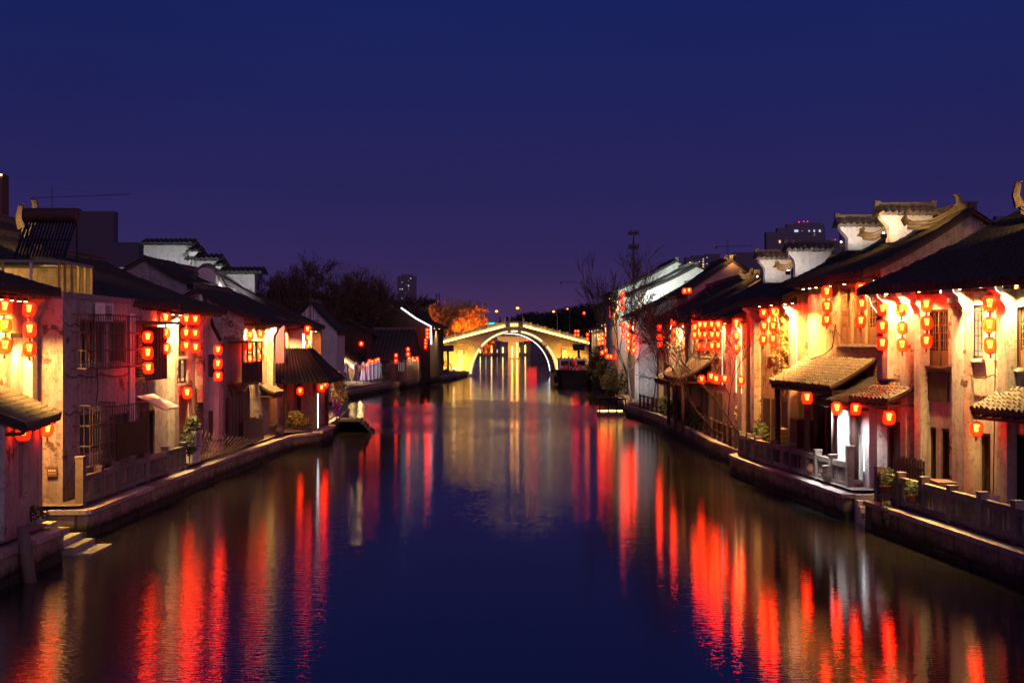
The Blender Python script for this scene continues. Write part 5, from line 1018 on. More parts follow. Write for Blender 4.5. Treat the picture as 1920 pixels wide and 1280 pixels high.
# ---------------------------------------------------------------- landing stage on the right
ls = thing('landing_stage', (7.2, 94, 0), 'small railed landing stage with glowing yellow deck edge', 'landing stage'); m = MB(); m.box(W, 6.3, 8.3, 92.8, 95.4, -.1, .18); m.build('deck', 'pale_stone', ls)
for x in (6.35, 7.0, 7.6, 8.25): m = MB(); m.tube([(x, 92.9, .18), (x, 92.9, 1.25)], .05, 5); m.build('post', 'black_metal', ls)
m = MB(); m.tube([(6.3, 92.9, 1.22), (8.3, 92.9, 1.22)], .05, 5); m.tube([(6.3, 95.3, 1.3), (8.3, 95.3, 1.3)], .04, 5); m.tube([(6.35, 92.9, 1.22), (6.35, 95.3, 1.3)], .04, 5); m.build('handrail', 'black_metal', ls)
for k in range(11): x = 6.42 + k * .18; m = MB(); m.tube([(x, 92.9, .3), (x, 92.9, 1.2)], .014, 4); m.build('bar', 'black_metal', ls)
m = MB(); m.tube([(6.4, 95.1, .26), (8.2, 95.1, .26)], .05, 5); m.build('deck_light', 'led_gold', ls)

# ---------------------------------------------------------------- trees and plants
def branch(m, c, p, d, L, r, lv, rnd, droop=0, spread=.6, kids=(3, 4), rm=0):
    pts = [p]; q = p; dd = d.normalized(); n_ = 4 if lv > 1 else 3
    for i in range(n_):
        dd = (dd + Vector((rnd.gauss(0, .12), rnd.gauss(0, .12), rnd.gauss(0, .08) - droop * (i + 1) / n_))).normalized(); q = q + dd * (L / n_); pts.append(q)
    tgt = m if lv >= 3 else c
    tgt.tube(pts, [max(rm, r * (1 - .55 * i / n_)) for i in range(n_ + 1)], 5 if lv > 2 else 3)
    if lv > 0:
        for k in range(rnd.randint(*kids)):
            t = rnd.uniform(.35, 1) if k else 1; i = min(n_ - 1, int(t * n_)); b0 = pts[i].lerp(pts[i + 1], t * n_ - i if t < 1 else 1)
            nd = (dd + Vector((rnd.uniform(-1, 1), rnd.uniform(-1, 1), rnd.uniform(-.3, .8))) * spread).normalized()
            branch(m, c, b0, nd, L * rnd.uniform(.55, .8), r * .55, lv - 1, rnd, droop, spread, kids, rm)
def bare_tree(label, base, hgt, r=.12, lean=(0, 0, 1), lv=4, seed=1, mats=('bark', 'twig'), droop=0, spread=.6, kids=(3, 4), name='bare_tree', cat='tree', rmin=None, fill=(), fw=.03):
    rnd = random.Random(seed); o = thing(name, base, label, cat); m, c = MB(), MB(); branch(m, c, Vector(base), Vector(lean), hgt * .40, r, lv, rnd, droop, spread, kids, base[1] * .00014 if rmin is None else rmin)
    for (cx, cy_, cz, rx, rz_, nn) in fill:
        for _ in range(nn):
            v = Vector((rnd.gauss(0, 1), rnd.gauss(0, 1), rnd.gauss(0, 1))).normalized() * rnd.uniform(.35, 1) ** .6; q = Vector((base[0] + cx + v.x * rx, base[1] + cy_ + v.y * rx, base[2] + cz + v.z * rz_)); dn = Vector((rnd.gauss(0, .3), rnd.gauss(0, .3), -1 if droop else rnd.uniform(-.2, 1))).normalized() * rnd.uniform(.3, .9); w_ = Vector((rm_ := fw, 0, 0))
            c.poly([q - w_, q + w_, q + dn])
    m.build('trunk', mats[0], o, smooth=True, fix=False); c.build('crown', mats[1], o, fix=False); return o
def leaves(m, c, rr, n_, s_, rnd, shell=.55):
    for _ in range(n_):
        v = Vector((rnd.gauss(0, 1), rnd.gauss(0, 1), rnd.gauss(0, 1))).normalized() * (shell + (1 - shell) * rnd.random()) ; p = Vector((c[0] + v.x * rr[0], c[1] + v.y * rr[1], c[2] + v.z * rr[2]))
        a = Vector((rnd.gauss(0, 1), rnd.gauss(0, 1), rnd.gauss(0, 1))).normalized(); b_ = a.orthogonal().normalized(); w = s_ * rnd.uniform(.6, 1.3)
        m.poly([p - a * w, p - b_ * w * .45, p + a * w, p + b_ * w * .45])
def leafy(label, base, blobs, mat='leaf', n_=500, s_=.12, seed=3, name='shrub', cat='shrub', stem=.04, pot=None):
    rnd = random.Random(seed); o = thing(name, base, label, cat); m = MB()
    for (x, y, z, rx, ry, rz_) in blobs: leaves(m, (base[0] + x, base[1] + y, base[2] + z), (rx, ry, rz_), n_, s_, rnd)
    m.build('foliage' if cat != 'tree' else 'crown', mat, o, fix=False, kind='stuff'); m = MB()
    for (x, y, z, rx, ry, rz_) in blobs: m.tube([base, (base[0] + x * .5, base[1] + y * .5, base[2] + z * .6), (base[0] + x, base[1] + y, base[2] + z)], [stem, stem * .7, stem * .3], 5)
    m.build('stem' if cat != 'tree' else 'trunk', 'bark', o)
    if pot: m = MB(); m.lathe((base[0], base[1], base[2] - pot * .9), [(pot * .6, 0), (pot, pot * .85), (pot * 1.08, pot * .9), (pot * .9, pot * .95)], 12); m.build('pot', 'terracotta', o)
    return o
# leaning trees before the right bank
bare_tree('bare tree whose long trunk leans out over the water from the notch', (9.9, 53.6, GZ), 7.0, .06, (-.45, -.02, .9), 5, 11, spread=.75)
bare_tree('thin bare tree rising before the lantern grid', (9.6, 60.5, GZ), 7.0, .05, (-.38, .05, 1), 5, 5, spread=.75)
bare_tree('slender bare sapling before the sixth right house', (9.5, 74, GZ), 7.5, .05, (-.2, 0, 1), 5, 8, spread=.7)
bare_tree('twiggy bare tree in front of the speckled grey gable', (9.2, 84, GZ), 8.0, .06, (-.12, 0, 1), 5, 23, spread=.6)
bare_tree('tall bare tree leaning left at the landing stage, highest on this bank', (8.9, 95.5, GZ), 10.5, .09, (-.2, 0, 1), 5, 31, spread=.5)
bare_tree('second tall bare tree right of the leaning one, same height', (9.0, 97, GZ), 9.5, .08, (-.02, 0, 1), 5, 37, spread=.45)
# big winter trees on the left
for k, (px, Y, pyt, lb) in enumerate(((575, 150, 500, 'leftmost of the big bare winter trees behind the left roofs'), (618, 155, 490, 'tallest of the big bare winter trees behind the left roofs'), (660, 160, 498, 'third big bare winter tree from the left roofs'), (705, 165, 510, 'rightmost big bare winter tree, faintly reddish'))):
    b0 = at(px, 640, Y); hh = H + (640 - pyt) * Y / F; bare_tree(lb, (b0.x, Y, GZ), hh * .9, .28, (0, 0, 1), 5, 40 + k, spread=.8, kids=(5, 6), rmin=.03, fill=((0, 0, hh * .62, hh * .40, hh * .34, 2600),), fw=.016)
leafy('rounded dark evergreen behind the bare winter trees', (at(660, 640, 175).x, 175, GZ), [(-4, 0, 6.5, 4, 3, 3.6), (0, 0, 7, 4, 3, 4), (4, 0, 6, 3.5, 3, 3.3)], 'dark_leaf', 1600, .35, 9, 'evergreen_tree', 'tree', .3)
leafy('low wide dark evergreen between the apartment tower and the willow', (at(780, 640, 225).x, 225, GZ), [(-4, 0, 8.4, 2.8, 2, 3.4), (-1, 0, 9.2, 2.8, 2, 3.2), (2, 0, 9, 2.8, 2, 3.3), (5, 0, 7.5, 2.6, 2, 3)], 'dark_leaf', 1500, .35, 10, 'evergreen_tree', 'tree', .3)
for k, (px, Y, pyt, lb) in enumerate(((845, 214, 560, 'tall orange-lit willow left of the bridge'), (800, 216, 578, 'lower orange-lit willow left of the taller one'), (872, 218, 580, 'small orange-lit willow touching the bridge parapet'))):
    b0 = at(px, 640, Y); hh = H + (640 - pyt) * Y / F; bare_tree(lb, (b0.x, Y, GZ), hh * .95, .3, (0, 0, 1), 5, 60 + k, ('bark', 'willow_twig'), .10, .85, (5, 6), 'willow_tree', rmin=.04, fill=((0, 0, hh * .62, hh * .42, hh * .34, 2600), (-hh * .25, 0, hh * .45, hh * .35, hh * .28, 1200)), fw=.035)
wlp = thing('park_lamp', (-10.5, 209, GZ), 'orange park lamp hidden below the willows', 'lamp'); m = MB(); m.tube([(-10.5, 209, GZ), (-10.5, 209, 3)], .06, 6); m.build('pole', 'black_metal', wlp); m = MB(); m.lathe((-10.5, 209, 3), [(.1, 0), (.2, .1), (.1, .3)], 8); m.build('lamp_head', 'lamp_orange', wlp)
spot(wlp, (-10.5, 208.6, 3.4), (-10.5, 214, 9), 42000, (1, .19, .01), 150, .9, .2); spot(wlp, (-15, 209, 2.4), (-14, 215, 8), 26000, (1, .19, .01), 150, .9, .2)
m = MB(); rnd = random.Random(5)
for k in range(26):
    px = 985 + k * 7.2 + rnd.uniform(-3, 3); Y = (260 if px > 1085 else 500) + rnd.uniform(-12, 25); q_ = Y / 260; t_ = 597 - 30 * max(0, (px - 1020) / 150) - rnd.uniform(0, 10); c = at(px, t_ + 16, Y); leaves(m, c, (3.2 * q_, 2.5 * q_, 2.2 * q_), 420, .38 * q_, rnd); c.z -= 4 * q_; leaves(m, c, (3.6 * q_, 3 * q_, 3.2 * q_), 420, .45 * q_, rnd)
m.build('far_woods', 'dark_leaf', label='dark mass of woods beyond the bridge on the right', kind='stuff', fix=False)
for k, (x, y, h_, lb) in enumerate(((10.6, 124, 3.6, 'big dark bush hanging over the far right bank, near the landing stage'), (10.6, 133, 3.6, 'big dark bush in the middle of the far right bank'), (10.7, 143, 4.4, 'dark bush behind the stern of the boat'), (11.2, 156, 4.0, 'dark bush right of the boat cabin'), (10.0, 112, 3.0, 'dark bush below the hanging lantern trio'))):
    leafy(lb, (x, y, GZ), [(0, 0, h_ * .5, 2.0, 3.4, h_ * .55), (-.8, -1.5, h_ * .25, 1.7, 2.2, h_ * .42)], 'dark_leaf', 1300, .16, 70 + k, 'bush', 'bush')
for k, (x, y, lb) in enumerate(((-10.2, 186, 'shrub bank before the floodlights left of the arch'), (-11.6, 178, 'dark shrub on the far left point'), (-13.5, 153, 'dark shrub left of the plank fence'), (-14.6, 144, 'yellow-green shrub at the end of the parasol row'), (-17.2, 121, 'low dark shrub before the first parasols'))):
    leafy(lb, (x, y, GZ), [(0, 0, .9, 1.7, 1.8, 1.1), (-1.3, .4, 1.2, 1.4, 1.6, 1.3)], 'leaf', 600, .14, 80 + k, 'bush', 'bush')
leafy('hanging creeper curtain covering the golden house front', (10.5, 48.3, 3.6), [(-.16, .1 + .22 * (k % 10), .3 + (k // 10) * .75 + (k * 7 % 5) * .1, .12, .26, .6) for k in range(40)], 'ivy_leaf', 70, .065, 90, 'creeper', 'creeper', .01)
leafy('potted plant hanging on the near right railing, leftmost', (10.55, 36.0, 1.35), [(0, 0, .25, .22, .35, .25)], 'leaf', 160, .07, 91, 'potted_plant', 'potted plant', .01, .22)
leafy('potted plant hanging on the near right railing, second', (10.72, 34.2, 1.3), [(0, 0, .2, .2, .35, .25)], 'leaf', 150, .07, 92, 'potted_plant', 'potted plant', .01, .22)
leafy('trailing creeper down the near right block wall', (10.42, 35.4, .8), [(-.05, 0, -.15, .12, .5, .45)], 'dark_leaf', 160, .06, 93, 'trailing_plant', 'plant', .01)
leafy('yellow shrub in a pot at the foot of the pavilion', (-10.9, 64.6, 1.0), [(0, 0, .5, .5, .4, .45), (.3, 0, .4, .3, .3, .3)], 'yellow_leaf', 350, .08, 94, 'shrub', 'shrub', .02)
leafy('leafy shrub by the air conditioner on the left quay', (-11.75, 46.6, .9), [(0, 0, .9, .3, .5, .6), (.05, .3, 1.4, .25, .4, .4)], 'leaf', 380, .08, 95, 'shrub', 'shrub', .02)
leafy('purple flowering plant on the pavilion corner', (-9.65, 70.4, 1.0), [(0, 0, .9, .25, .3, .28), (.05, 0, .45, .25, .3, .2)], 'purple_flower', 160, .07, 96, 'flowering_plant', 'plant', .02)
leafy('green and yellow climbing shrub beyond the pavilion', (-9.9, 73.5, .9), [(0, 0, 1.5, .5, .8, 1.0), (-.1, -.4, 2.3, .35, .5, .6)], 'yellow_leaf', 420, .09, 97, 'shrub', 'shrub', .03)
leafy('tuft of weeds on the annex corner stones', (-11.9, 32.0, .85), [(0, 0, .25, .3, .15, .22)], 'leaf', 160, .05, 98, 'weeds', 'weeds', .01)
leafy('bushy potted plant behind the curved right railing', (9.9, 51.0, 1.2), [(0, 0, .5, .35, .5, .5)], 'leaf', 320, .09, 99, 'potted_plant', 'potted plant', .02, .28)
leafy('tall pale shrub beneath the deep pink wall', (10.0, 55.5, .9), [(0, 0, 1.3, .4, .6, .7)], 'yellow_leaf', 260, .09, 100, 'shrub', 'shrub', .02)
for k, (x, y) in enumerate(((9.5, 66), (9.6, 72), (9.5, 79))): leafy(['low shrub by the far right railing, near the canopy', 'low shrub by the far right railing, under the sapling', 'low shrub by the far right railing, before the grey gable'][k], (x, y, .9), [(0, 0, .6, .5, .9, .6)], 'leaf', 300, .1, 101 + k, 'shrub', 'shrub', .02)

# ---------------------------------------------------------------- things along the quays
m = MB(); m.tube([(-10.78, 28.8, -.5), (-10.9, 28.75, .5), (-10.97, 28.7, 1.25)], [.15, .15, .13], 10)
single('leaning_post', m, 'weathered_wood', 'thick weathered timber post leaning against the annex block wall', 'post', (-10.78, 28.8, -.5), smooth=True)
sg = thing('wall_sign', (-12.86, 35.86, 2.0), 'small dark sign with pale lettering rows on the orange end wall', 'sign'); a = at(88, 893, 35.86); b_ = at(108, 875, 35.86); m = MB(); m.box(W, a.x, b_.x, 35.84, 35.88, a.z, b_.z); m.build('board', 'brown_wood', sg)
m = MB()
for k in range(4): x = a.x + .04 + k * (b_.x - a.x - .08) / 4; m.box(W, x, x + .04, 35.832, 35.839, b_.z - .13, b_.z - .07); m.box(W, x - .005, x + .045, 35.832, 35.839, b_.z - .19, b_.z - .175)
m.build('marks', 'white_paint', sg)
bf = thing('bamboo_fence', (-11.5, 50.5, .8), 'fan of slanting bamboo sticks on the left quay edge', 'fence')
for k in range(18):
    x = -12.15 + .045 * k; y = 47.6 + .26 * k; m = MB(); m.tube([(x, y, .82), (x + .10 + .045 * k, y + .35, 2.15 - .045 * k)], .02, 5); m.build('stick', 'weathered_wood', bf)
for z, o_ in ((1.15, .04), (1.6, .2)): m = MB(); m.tube([(-12.15 + o_, 47.7, z), (-11.35 + o_ * 2, 52.2, z - .1)], .02, 5); m.build('rail', 'weathered_wood', bf)
fp_ = thing('slatted_fence', (-11.6, 57, .9), 'old grey slatted fence on the quay below the timber balcony', 'fence')
for k in range(22): m = MB(); y = 54.8 + k * .2; m.box(W, -11.5, -11.46, y, y + .15, .9, 2.0 + R.uniform(-.08, .08)); m.build('slat', 'weathered_wood', fp_)
pf_ = thing('picket_fence', (11.4, 36.5, .9), 'dark picket fence in front of the small canopy doorway', 'fence'); a0 = Vector((11.55, 35.8)); a1 = Vector((11.25, 37.6))
for k in range(12): p = a0.lerp(a1, k / 11); m = MB(); m.box(Fr(p, u=(a1 - a0).normalized(), n=(-1, 0)), 0, .09, 0, .03, .9, 2.05 + .04 * (k % 2)); m.build('slat', 'dark_wood', pf_)
for z in (1.2, 1.75): m = MB(); m.hexa([Vector((a0.x, a0.y, z)), Vector((a1.x, a1.y, z)), Vector((a1.x - .04, a1.y, z)), Vector((a0.x - .04, a0.y, z)), Vector((a0.x, a0.y, z + .08)), Vector((a1.x, a1.y, z + .08)), Vector((a1.x - .04, a1.y, z + .08)), Vector((a0.x - .04, a0.y, z + .08))]); m.build('rail', 'dark_wood', pf_)
def crate(name, label, cat, x, y, z, w, d, h_, mat, slats=4, rz=0):
    o = thing(name, (x, y, z), label, cat); fr = Fr((x, y), u=(math.cos(rz), math.sin(rz)), n=(-math.sin(rz), math.cos(rz)))
    m = MB(); m.box(fr, -w / 2 + .02, w / 2 - .02, -d / 2 + .02, d / 2 - .02, z, z + h_ - .04); m.build('core', 'dark_room', o)
    for k in range(slats): z0_ = z + h_ * k / slats; m = MB(); m.box(fr, -w / 2, w / 2, -d / 2, d / 2, z0_ + .01, z0_ + h_ / slats - .015); m.build('slat', mat, o)
    return o
crate('planter', 'wooden planter box behind the near right railing', 'planter', 11.5, 34.2, .9, .5, .9, .8, 'weathered_wood', 4)
crate('crate', 'low slatted crate against the curved railing, red-brown', 'crate', 10.3, 44.6, .9, .6, 1.1, .75, 'brown_wood', 3)
crate('slatted_bench', 'grey slatted seat back facing the water in the yard', 'bench', 10.4, 49.0, .9, .5, 1.5, 1.2, 'weathered_wood', 7)
crate('board_stack', 'stack of dark boards with bristling tops in the yard', 'board stack', 10.5, 46.4, .9, .6, 1.2, 1.7, 'dark_wood', 3)
crate('planter', 'stone trough planter at the start of the left railing', 'planter', -12.2, 40, .9, .4, 1.6, .9, 'weathered_wood', 3)
crate('crate', 'lonely crate on the far right quay beside the canopy posts', 'crate', 9.9, 63, .9, .6, 1.0, .8, 'weathered_wood', 4)
crate('cabinet', 'small white cabinet by the cream left house', 'cabinet', -11.9, 47.7, .9, .4, .7, 1.2, 'white_paint', 2)
m = MB(); m.box(W, 9.6, 9.7, 51.6, 60, 1.5, 1.6); m.box(W, 9.6, 9.7, 51.6, 60, 1.0, 1.08)
rr_ = thing('timber_railing', (9.5, 58, .8), 'plain timber railing beneath the bare trees on the right quay', 'railing')
prev = None
for k in range(24):
    t = k / 23; y = 55 + t * 34; x = 9.62 if y < 80 else 9.62 - (y - 80) * .08; m = MB(); m.box(W, x - .06, x + .06, y - .06, y + .06, .8, 1.75); m.build('post', 'dark_wood', rr_)
    if prev:
        for z in (1.2, 1.65): m = MB(); m.tube([(prev[0], prev[1], z), (x, y, z)], .04, 4); m.build('rail', 'dark_wood', rr_)
    prev = (x, y)
fx = thing('fan_fence', (9.9, 70, .9), 'louvred white panel lit at its edge below the far lean-to', 'screen'); a = at(1318, 782, 66); b_ = at(1331, 742, 66)
for k in range(14): z = a.z + (b_.z - a.z) * k / 14; m = MB(); m.box(W, a.x, b_.x, 66, 66.05, z, z + .05); m.build('slat', 'white_paint', fx)
for k, (px, Y) in enumerate(((621, 131), (641, 132), (649, 133), (668, 134), (682, 135.5), (691, 137), (698, 138.5), (705, 140), (711, 141.5))):
    p = at(px, 718, Y); x, y = p.x, Y; lb = f'{["first", "second", "third", "fourth", "fifth", "sixth", "seventh", "eighth", "ninth"][k]} closed parasol from the restaurant side along the terrace edge'
    o = thing('closed_parasol', (x, y, GZ), lb, 'parasol', 'closed parasols on the restaurant terrace'); m = MB(); m.tube([(x, y, GZ), (x, y, 3.3)], .03, 6); m.build('pole', 'weathered_wood', o)
    n_ = 16; m = MB(); prof = [(.05, 3.25), (.22, 2.95), (.26, 2.8), (.20, 2.5), (.25, 2.0), (.32, 1.45), (.34, 1.3)]
    for r_, z in prof:
        for j in range(n_): w_ = 2 * math.pi * j / n_; rr2 = r_ * (1 + (.22 if j % 2 else -.16)); m.v.append((x + rr2 * math.cos(w_), y + rr2 * math.sin(w_), z))
    for i in range(len(prof) - 1):
        for j in range(n_): a_ = i * n_ + j; b2 = i * n_ + (j + 1) % n_; m.f.append((a_, b2, b2 + n_, a_ + n_))
    m.build('canopy', 'canvas', o)

# ---------------------------------------------------------------- skyline
def tower(label, px0, px1, pyt, Y, wins=(), beacons=(), steps_=(), name='apartment_tower', mat='far_wall', grid=None):
    a, b_ = at(px0, pyt, Y), at(px1, pyt, Y); o = thing(name, ((a.x + b_.x) / 2, Y, GZ), label, 'tower block'); m = MB(); m.box(W, a.x, b_.x, Y, Y + 8, 0, a.z); m.build('wall', mat, o)
    for si, (x0, x1, yt) in enumerate(steps_): p, q = at(x0, yt, Y), at(x1, yt, Y); m = MB(); m.box(W, p.x, q.x, Y + .5 + .4 * si, Y + 7.5 - .3 * si, 0, p.z); m.build('wall', mat, o)
    for (x, y, w, h_, mt) in wins: p = at(x, y, Y); s_ = Y / F; m = MB(); m.box(W, p.x - w * s_ / 2, p.x + w * s_ / 2, Y - .4, Y - .05, p.z - h_ * s_ / 2, p.z + h_ * s_ / 2); m.build('window', mt, o)
    for x, y in beacons: p = at(x, y, Y); m = MB(); m.lathe((p.x, Y, p.z), [(.1, -.4), (Y * .0004, 0), (.1, .5)], 6); m.build('beacon', 'beacon_red', o)
    if grid:
        x0, x1, y0, y1, nx, ny = grid; s_ = Y / F
        for i in range(nx):
            for j in range(ny): p = at(x0 + (x1 - x0) * i / (nx - 1), y0 + (y1 - y0) * j / (ny - 1), Y); m = MB(); m.box(W, p.x - .8 * s_, p.x + .8 * s_, Y - .2, Y - .02, p.z - .7 * s_, p.z + .7 * s_); m.build('window', 'far_dark', o)
    return o
wc, ww, wd_ = 'window_cold', 'window_warm', 'window_dim'
tower('slim far apartment tower with pinprick windows left of the willow', 745, 780, 518, 1200, [(770, 522, 1.6, 1.6, wc), (766, 526, 1.2, 1.2, wd_), (754, 529, 1.4, 1.2, wc), (766, 535.5, 2, 2, wc), (754, 542, 1.6, 2, wc), (750, 542, 1.2, 1.5, wc), (766, 543, 1.2, 1.2, wd_), (761, 549, 1.4, 1.2, wd_), (754, 559, 1.2, 2, wc), (762, 533, 1.2, 1, wd_), (766, 539, 1.2, 1, wd_)], steps_=((752, 774, 514),), grid=(748, 777, 521, 557, 5, 10))
tower('broad dark apartment block with red roof beacons, right skyline', 1437, 1548, 435, 1000, [(1493, 433, 7, 4, wc), (1517, 433, 2, 3, wc), (1526.5, 433, 2.4, 4, wc), (1537, 433, 3.5, 4, wc), (1462, 453, 3, 5, ww), (1527, 440, 2, 3, wd_), (1504, 433, 2, 2, wd_)], [(1498, 416.5), (1507, 415.5), (1514, 415.5)], ((1458, 1548, 427), (1476, 1546, 420), (1493, 1540, 417.5)), grid=(1442, 1543, 440, 462, 14, 4))
tower('dark apartment block behind the pinkish gable tip', 1378, 1432, 473, 1150, [(1346 + 36, 494, 1.6, 1.6, wc)], grid=(1384, 1428, 480, 505, 7, 5))
tower('apartment block with a lit stairwell column, right of the tall pale gable', 1285, 1344, 482, 1050, [(1318.5, 486, 2, 2, wc), (1318.5, 490.5, 2.2, 2.2, ww), (1318.5, 495.5, 3, 2.6, ww), (1318.5, 500, 2.2, 2.2, ww), (1318.5, 504, 2.4, 2.2, ww), (1318.5, 508.5, 2, 2, wd_), (1311.5, 490.5, 1.5, 1.5, wc), (1325.5, 483, 1.5, 1.5, wc), (1325.5, 494.5, 1.5, 1.5, wc), (1325.5, 503.5, 1.5, 1.5, wc), (1294, 492, 3, 2, ww), (1298, 492, 1.2, 1.2, wc)], steps_=((1297, 1344, 479), (1323, 1350, 476)), grid=(1300, 1340, 484, 512, 6, 5))
tower('narrow dark tower with one red beacon between gable heads', 1562, 1600, 452, 1000, [(1553 - 0, 481, 2.5, 3, wc), (1546, 481, 2, 2, ww)], [(1566, 449.5)], ((1578, 1600, 428),))
tower('dark stepped apartment block above the nearest right roof', 1845, 1905, 413, 1000, [(1875, 421, 4, 3, wc), (1875, 427, 3, 3, wd_)], [(1892, 405), (1909, 405)], ((1868, 1905, 405), (1830, 1850, 418)), grid=(1850, 1900, 412, 430, 8, 3))
tower('unfinished dark concrete block under the crane, left skyline', 55, 213, 396, 700, [], [], ((78, 145, 390),), 'unfinished_building', 'far_dark', grid=(160, 208, 402, 470, 8, 10))
tower('low dark slab between the unfinished block and the stepped white wall', 213, 260, 454, 500, name='low_building', mat='far_dark')
tower('brown tower with a lit top at the left edge of the view', -30, 4, 326, 600, [(0, 328, 8, 3, 'led_warm')], name='corner_tower', mat='brick_red')
tower('faint low blocks on the horizon left of the bare trees', 505, 535, 522, 900, steps_=((512, 524, 516),), name='far_block', grid=(508, 532, 526, 545, 5, 4))
def crane(label, px, pyb, pyt, x0, x1, yj0, yj1, Y, s_=1):
    a, b_ = at(px, pyb, Y), at(px, pyt, Y); o = thing('tower_crane', (a.x, Y, 0), label, 'crane'); w = Y / F * 1.3 * s_; m = MB()
    for dx in (-w, w): m.tube([(a.x + dx, Y, 0), (a.x + dx, Y, b_.z - 2)], w * .22, 4)
    n_ = max(3, int((b_.z - a.z) / (w * 2)))
    for i in range(n_): z0_ = a.z + (b_.z - a.z) * i / n_; z1_ = a.z + (b_.z - a.z) * (i + 1) / n_; sgn = 1 if i % 2 else -1; m.tube([(a.x - w * sgn, Y, z0_), (a.x + w * sgn, Y, z1_)], w * .15, 4)
    m.tube([(a.x, Y, b_.z - w * 2), (a.x, Y, b_.z)], w * .3, 4); m.build('mast', 'rusty_metal', o)
    p, q = at(x0, yj0, Y), at(x1, yj1, Y); m = MB(); m.tube([p, q], w * .22, 4); m.tube([p + Vector((0, 0, w * 1.6)), q + Vector((0, 0, w * 1.0))], w * .16, 4)
    for i in range(24): t = i / 24; m.tube([p.lerp(q, t), p.lerp(q, t + 1 / 48) + Vector((0, 0, w * 1.4)), p.lerp(q, t + 1 / 24)], w * .12, 3)
    m.build('jib', 'rusty_metal', o); m = MB(); m.tube([b_, p.lerp(q, .8)], w * .1, 3); m.tube([b_, p], w * .1, 3); m.build('stay', 'rusty_metal', o)
    m = MB(); m.box(Fr((p.x, Y), u=(1, 0), n=(0, 1)), -w * 1.5, w * 1.5, -w, w, p.z - w * 2.6, p.z + w); m.build('counterweight', 'far_dark', o)
crane('tower crane over the unfinished block, left skyline', 98, 392, 351, 60, 244, 372, 365, 900)
crane('small tower crane above the right skyline blocks', 1364, 475, 452, 1343, 1412, 463, 461, 1100, .8)
crane('distant tower crane jib left of the tall bare trees', 1135, 560, 520, 1052, 1140, 529, 533, 1200, .8)
m = MB(); a, b_ = at(1188, 560, 420), at(1188, 432, 420)
ms = thing('telecom_mast', (a.x, 420, 0), 'slim telecom mast with an antenna ring between the bare trees', 'mast'); m.tube([(a.x, 420, 0), (a.x, 420, at(1188, 460, 420).z), (b_.x, 420, b_.z)], [.55, .4, .08], 8); m.build('mast', 'far_dark', ms)
for py in (437, 463):
    c = at(1188, py, 420); m = MB(); m.lathe((c.x, 420, c.z), [(1.5, -.15), (1.6, 0), (1.5, .15)], 10)
    for k in range(6): w_ = k * 1.05; m.box(Fr((c.x + 1.6 * math.cos(w_), 420 + 1.6 * math.sin(w_)), u=(1, 0), n=(0, 1)), -.18, .18, -.15, .15, c.z - .7, c.z + .9)
    m.build('antenna_ring', 'far_dark', ms)
m = MB(); a = at(821, 590, 300); b_ = at(821, 551, 300); m.tube([(a.x - .5, 300, 0), (a.x - .4, 300, b_.z)], .12, 4); m.tube([(a.x + .5, 300, 0), (a.x + .4, 300, b_.z)], .12, 4)
for k in range(8): z = a.z + (b_.z - a.z) * k / 8; m.tube([(a.x - .5, 300, z), (a.x + .5, 300, z + .6)], .08, 3)
single('lattice_mast', m, 'far_dark', 'short lattice mast between the dark evergreen and the willow', 'mast', (a.x, 300, 0))

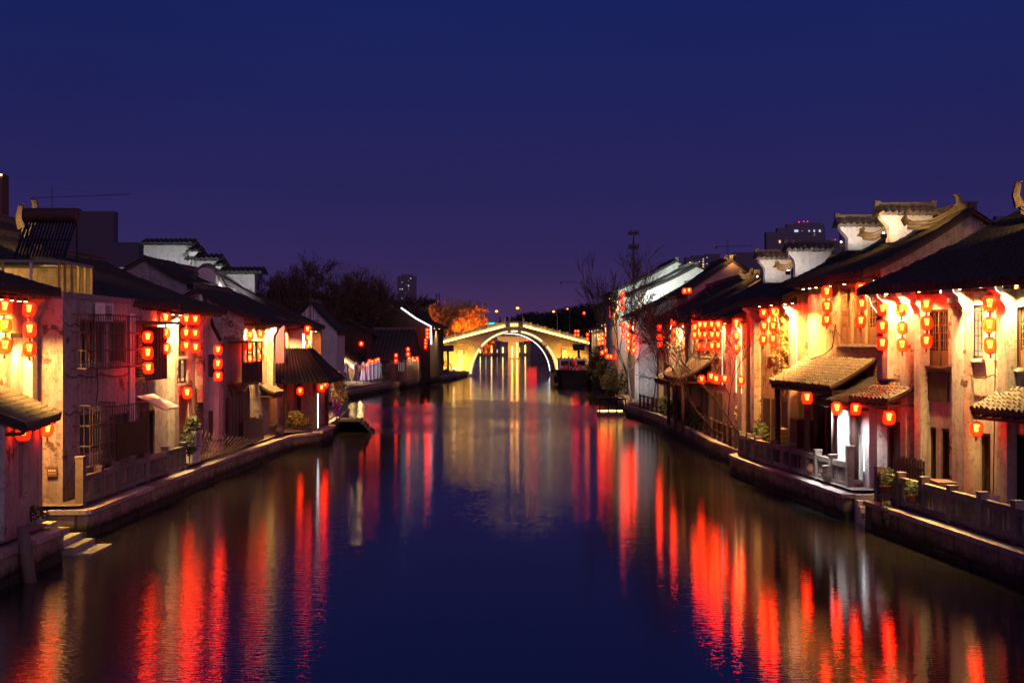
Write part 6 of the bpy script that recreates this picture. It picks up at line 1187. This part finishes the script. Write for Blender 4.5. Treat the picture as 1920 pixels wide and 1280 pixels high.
for k, (x, y, z, s_) in enumerate(((10.2, 41.2, .9, .26), (10.1, 43.0, .9, .2), (9.9, 47.8, .9, .24), (10.9, 43.8, .9, .3), (11.9, 31.5, .9, .25), (12.3, 32.6, .9, .2), (-12.2, 43.9, .9, .22), (-11.8, 56.2, .9, .22), (-11.3, 62.2, .9, .24), (10.8, 50.3, .9, .26))):
    lb = ['round jar inside the curved railing nearest the tall square post', 'small round jar second along the curved railing', 'round jar by the slatted seat back', 'big jar before the lean-to post', 'round jar behind the near right railing', 'small jar behind the near right railing', 'round jar by the left railing end', 'round jar below the timber balcony', 'round jar near the small canopy by the pavilion', 'round jar at the creeper house foot'][k]
    m = MB(); m.lathe((x, y, z), [(s_ * .6, 0), (s_, s_ * .7), (s_ * 1.05, s_ * 1.2), (s_ * .8, s_ * 1.9), (s_ * .85, s_ * 2.0)], 12); single('clay_jar', m, 'terracotta' if k % 2 else 'quay_stone', lb, 'jar', (x, y, z), smooth=True)
for k, (x, y, dx, dy, h_) in enumerate(((10.75, 41.9, .35, -.2, 2.4), (10.6, 42.6, .4, .1, 2.2), (11.0, 45.2, .3, .3, 2.6), (10.9, 46.9, .2, -.4, 2.5), (-12.3, 55.4, -.1, .3, 2.3), (-12.0, 49.4, -.4, .2, 2.4))):
    m = MB(); m.tube([(x, y, .9), (x + dx, y + dy, .9 + h_)], .025, 6); single('leaning_pole', m, 'weathered_wood', ['leaning pole beside the stark white wall', 'second leaning pole beside the stark white wall', 'pole propped under the long lean-to roof', 'pole propped by the board stack', 'pole propped against the timber balcony block', 'pole propped against the cream left house'][k], 'pole', (x, y, .9))
def cable(fr, pts, b=.06, r_=.014):
    m = MB(); P = [fr.at(x, y, b) for x, y in pts]; q = []
    for i in range(len(P) - 1):
        for t in range(5): u = t / 5; p = P[i].lerp(P[i + 1], u); p.z -= .10 * 4 * u * (1 - u); q.append(p)
    m.tube(q + [P[-1]], r_, 4); m.build('cable', 'rubber', fr.root)
cable(h1, ((1900, 700), (1862, 702), (1812, 700)), .1); cable(h1, ((1724, 560), (1726, 640), (1722, 720), (1730, 900)), .08, .02); cable(h1, ((1868, 560), (1866, 700), (1862, 930)), .08); cable(h1, ((1700, 700), (1672, 698), (1655, 694)), .08)
cable(l2, ((122, 605), (140, 606), (165, 604)), .05); cable(l2, ((122, 700), (150, 702), (190, 700), (240, 700)), .05); cable(l2, ((182, 690), (184, 720), (180, 756)), .05); cable(l2, ((120, 772), (140, 770), (160, 765), (200, 768)), .05)
cable(h2, ((1530, 600), (1560, 606), (1600, 655)), .08); cable(h3, ((1492, 560), (1470, 570), (1440, 574), (1415, 585)), .3); cable(l3, ((302, 590), (340, 592), (372, 600)), .3)
